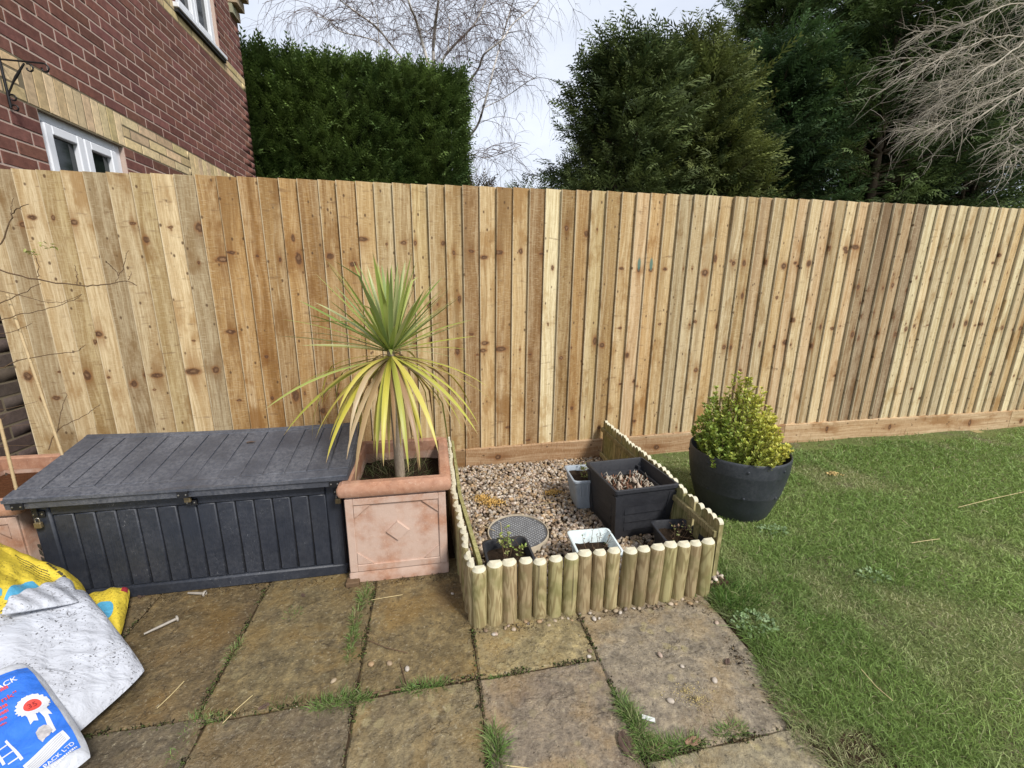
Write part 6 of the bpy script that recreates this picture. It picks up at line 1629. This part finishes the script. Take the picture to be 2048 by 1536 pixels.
for P in tops:
    n = max(6, int(len(P) * .5))
    for k in rb.choice(np.arange(int(len(P) * .25), len(P)), n, replace=False):
        a = rb.uniform(0, 6.28); hang(P[k], (math.cos(a), .5 * math.sin(a), rb.uniform(.1, .8)), rb.uniform(.9, 2.0), .0085, 2)
tk.build('trunk', M_birchbark, bi); tw.build('twigs', M_birch, bi)

# ---------------------------------------------------------------- bare pale-twigged tree at the right
bt = thing('bare_tree', 'bare pale-twigged tree leaning in from the right in front of the dark conifers', 'tree', (8.7, 4.6, 0)); to = np.array([8.7, 4.6, 0]); tk = TB(); tw = TB()
mt = bez([(0, 0, -.1), (-.1, 0, 1.4), (-.05, .1, 2.8), (.15, 0, 4.6)], 6); tk.add(mt, np.linspace(.11, .04, len(mt)), 8)
c4 = lambda pts: [(1545 + x_ * .2735, y_ * .2735 - 6) for x_, y_ in pts]
bl4 = [([(2300, 0), (2004, 180), (1750, 400), (1480, 570), (1300, 680), (1160, 850)], .020, 4.5), ([(2300, 420), (2004, 600), (1800, 690), (1500, 880), (1250, 980), (1040, 970)], .018, 4.4), ([(2300, -150), (2004, 30), (1700, 60), (1480, 180), (1240, 230), (1100, 260)], .016, 4.7), ([(2250, 100), (1960, 270), (1600, 300), (1300, 400), (960, 480)], .016, 4.6), ([(2300, 880), (2004, 1020), (1800, 1120), (1700, 1200)], .014, 4.3), ([(2300, 480), (1900, 500), (1600, 640), (1400, 690), (1230, 800)], .013, 4.5), ([(2250, -220), (1900, -60), (1600, 0)], .014, 4.8), ([(2300, 640), (2000, 760), (1800, 930), (1700, 1060)], .010, 4.3), ([(2280, 260), (1980, 380), (1700, 470), (1500, 520), (1350, 580), (1200, 640)], .013, 4.6), ([(2004, 600), (1700, 720), (1400, 860), (1200, 940)], .010, 4.4), ([(1750, 400), (1500, 420), (1250, 450), (1000, 580)], .010, 4.5)]
rp = np.random.default_rng(9)
def side_twig(p, d0, ln, r0, depth):
    n = 5; P = [p]; d = np.array(d0, float); d /= np.linalg.norm(d)
    for i in range(n):
        d = d + rp.normal(0, .13, 3) + np.array([-.06, 0, -.07]); d /= np.linalg.norm(d); P.append(P[-1] + d * ln / n)
    P = np.array(P); tw.add(P - to, np.linspace(r0, r0 * .4, len(P)), 4)
    if depth:
        for _ in range(3): k = rp.integers(1, n + 1); side_twig(P[k], (P[k] - P[k - 1]) / (ln / n) + rp.normal(0, .7, 3), ln * .55, r0 * .65, depth - 1)
for pts, r_, Y in bl4:
    P = np.array([PY(a, b_, Y + .12 * math.sin(k * 1.7)) for k, (a, b_) in enumerate(c4(pts))]); P = np.vstack([[to + np.array([0, .0, min(4.3, P[0][2] * .8)])], P]); P = bez(P, 6); P = P + rp.normal(0, .008, P.shape)
    tk.add(P - to, np.linspace(r_ * .8, .0025, len(P)), 5)
    for k in range(6, len(P), 1):
        for _ in range(2):
            side_twig(P[k], (P[k] - P[k - 1]) / np.linalg.norm(P[k] - P[k - 1]) + rp.normal(0, .38, 3), rp.uniform(.2, .55), .0033, 1)
tk.build('trunk', M_paletwig, bt); tw.build('twigs', M_paletwig, bt)

# small bushes far off in the gap
def bush(label, x_, y_, h, w, c1, c2, n):
    root = thing('far_bush', label, 'bush', (x_, y_, 0)); a = rng.uniform(0, 6.28, n); q = np.sqrt(rng.random(n)); ph = rng.uniform(0, 1, n)
    P = np.stack([w * q * np.cos(a) * np.sqrt(1 - .7 * ph), w * .7 * q * np.sin(a), h * (.15 + .8 * ph)], -1); d = P * np.array([1, 1, .2]) + rng.normal(0, .4, (n, 3)) + (0, 0, .5)
    hue = rng.random((n, 1)); V, F, C = fronds(P, d, rng.uniform(.25, .5, n), (1 - hue) * np.array(c1) + hue * np.array(c2), T_C); fast('foliage', V, F, M_conif, root, C)
    t = TB(); t.add([(0, 0, -.1), (0, 0, h * .7)], [.08, .03], 6); t.build('trunk', M_bark, root)
bush('low brownish bush beyond the right end of the hedge', 1.5, 14.5, 4.55, .9, (.07, .05, .03), (.14, .11, .05), 700)
bush('round green bush far off in the gap between birch and conifers', 3.6, 16.0, 4.9, 1.5, (.05, .07, .03), (.14, .17, .06), 900)

# pale broad-leaved weeds in the turf
for lab, px_, py_, r_, n_ in (('pale broad-leaved weed in the lawn at the edge of the large slab', 1508, 1245, .055, 150), ('pale clover patch on the lawn at the foot of the barrel planter', 1545, 1062, .05, 110), ('small pale weed patch in the middle of the lawn', 1745, 1150, .045, 80)):
    p = G(px_, py_, .012); zz = float(gz(p[0], p[1])); a = rng.uniform(0, 6.28, n_); q = r_ * np.sqrt(rng.random(n_))
    P = np.stack([q * np.cos(a) * 1.4, q * np.sin(a), rng.uniform(.008, .022, n_)], -1); d = np.stack([np.cos(a), np.sin(a), rng.uniform(.1, .7, n_)], -1) + rng.normal(0, .5, (n_, 3))
    V, F, C = leaves(P, d, rng.uniform(.010, .018, n_), .7, np.array([(.24, .34, .16)]) * rng.uniform(.7, 1.3, (n_, 1)))
    o = fast('lawn_weed', V, F, M_vleaf, None, C, False, (p[0], p[1], zz)); tag(o, lab, 'weed', 'weeds in the lawn')
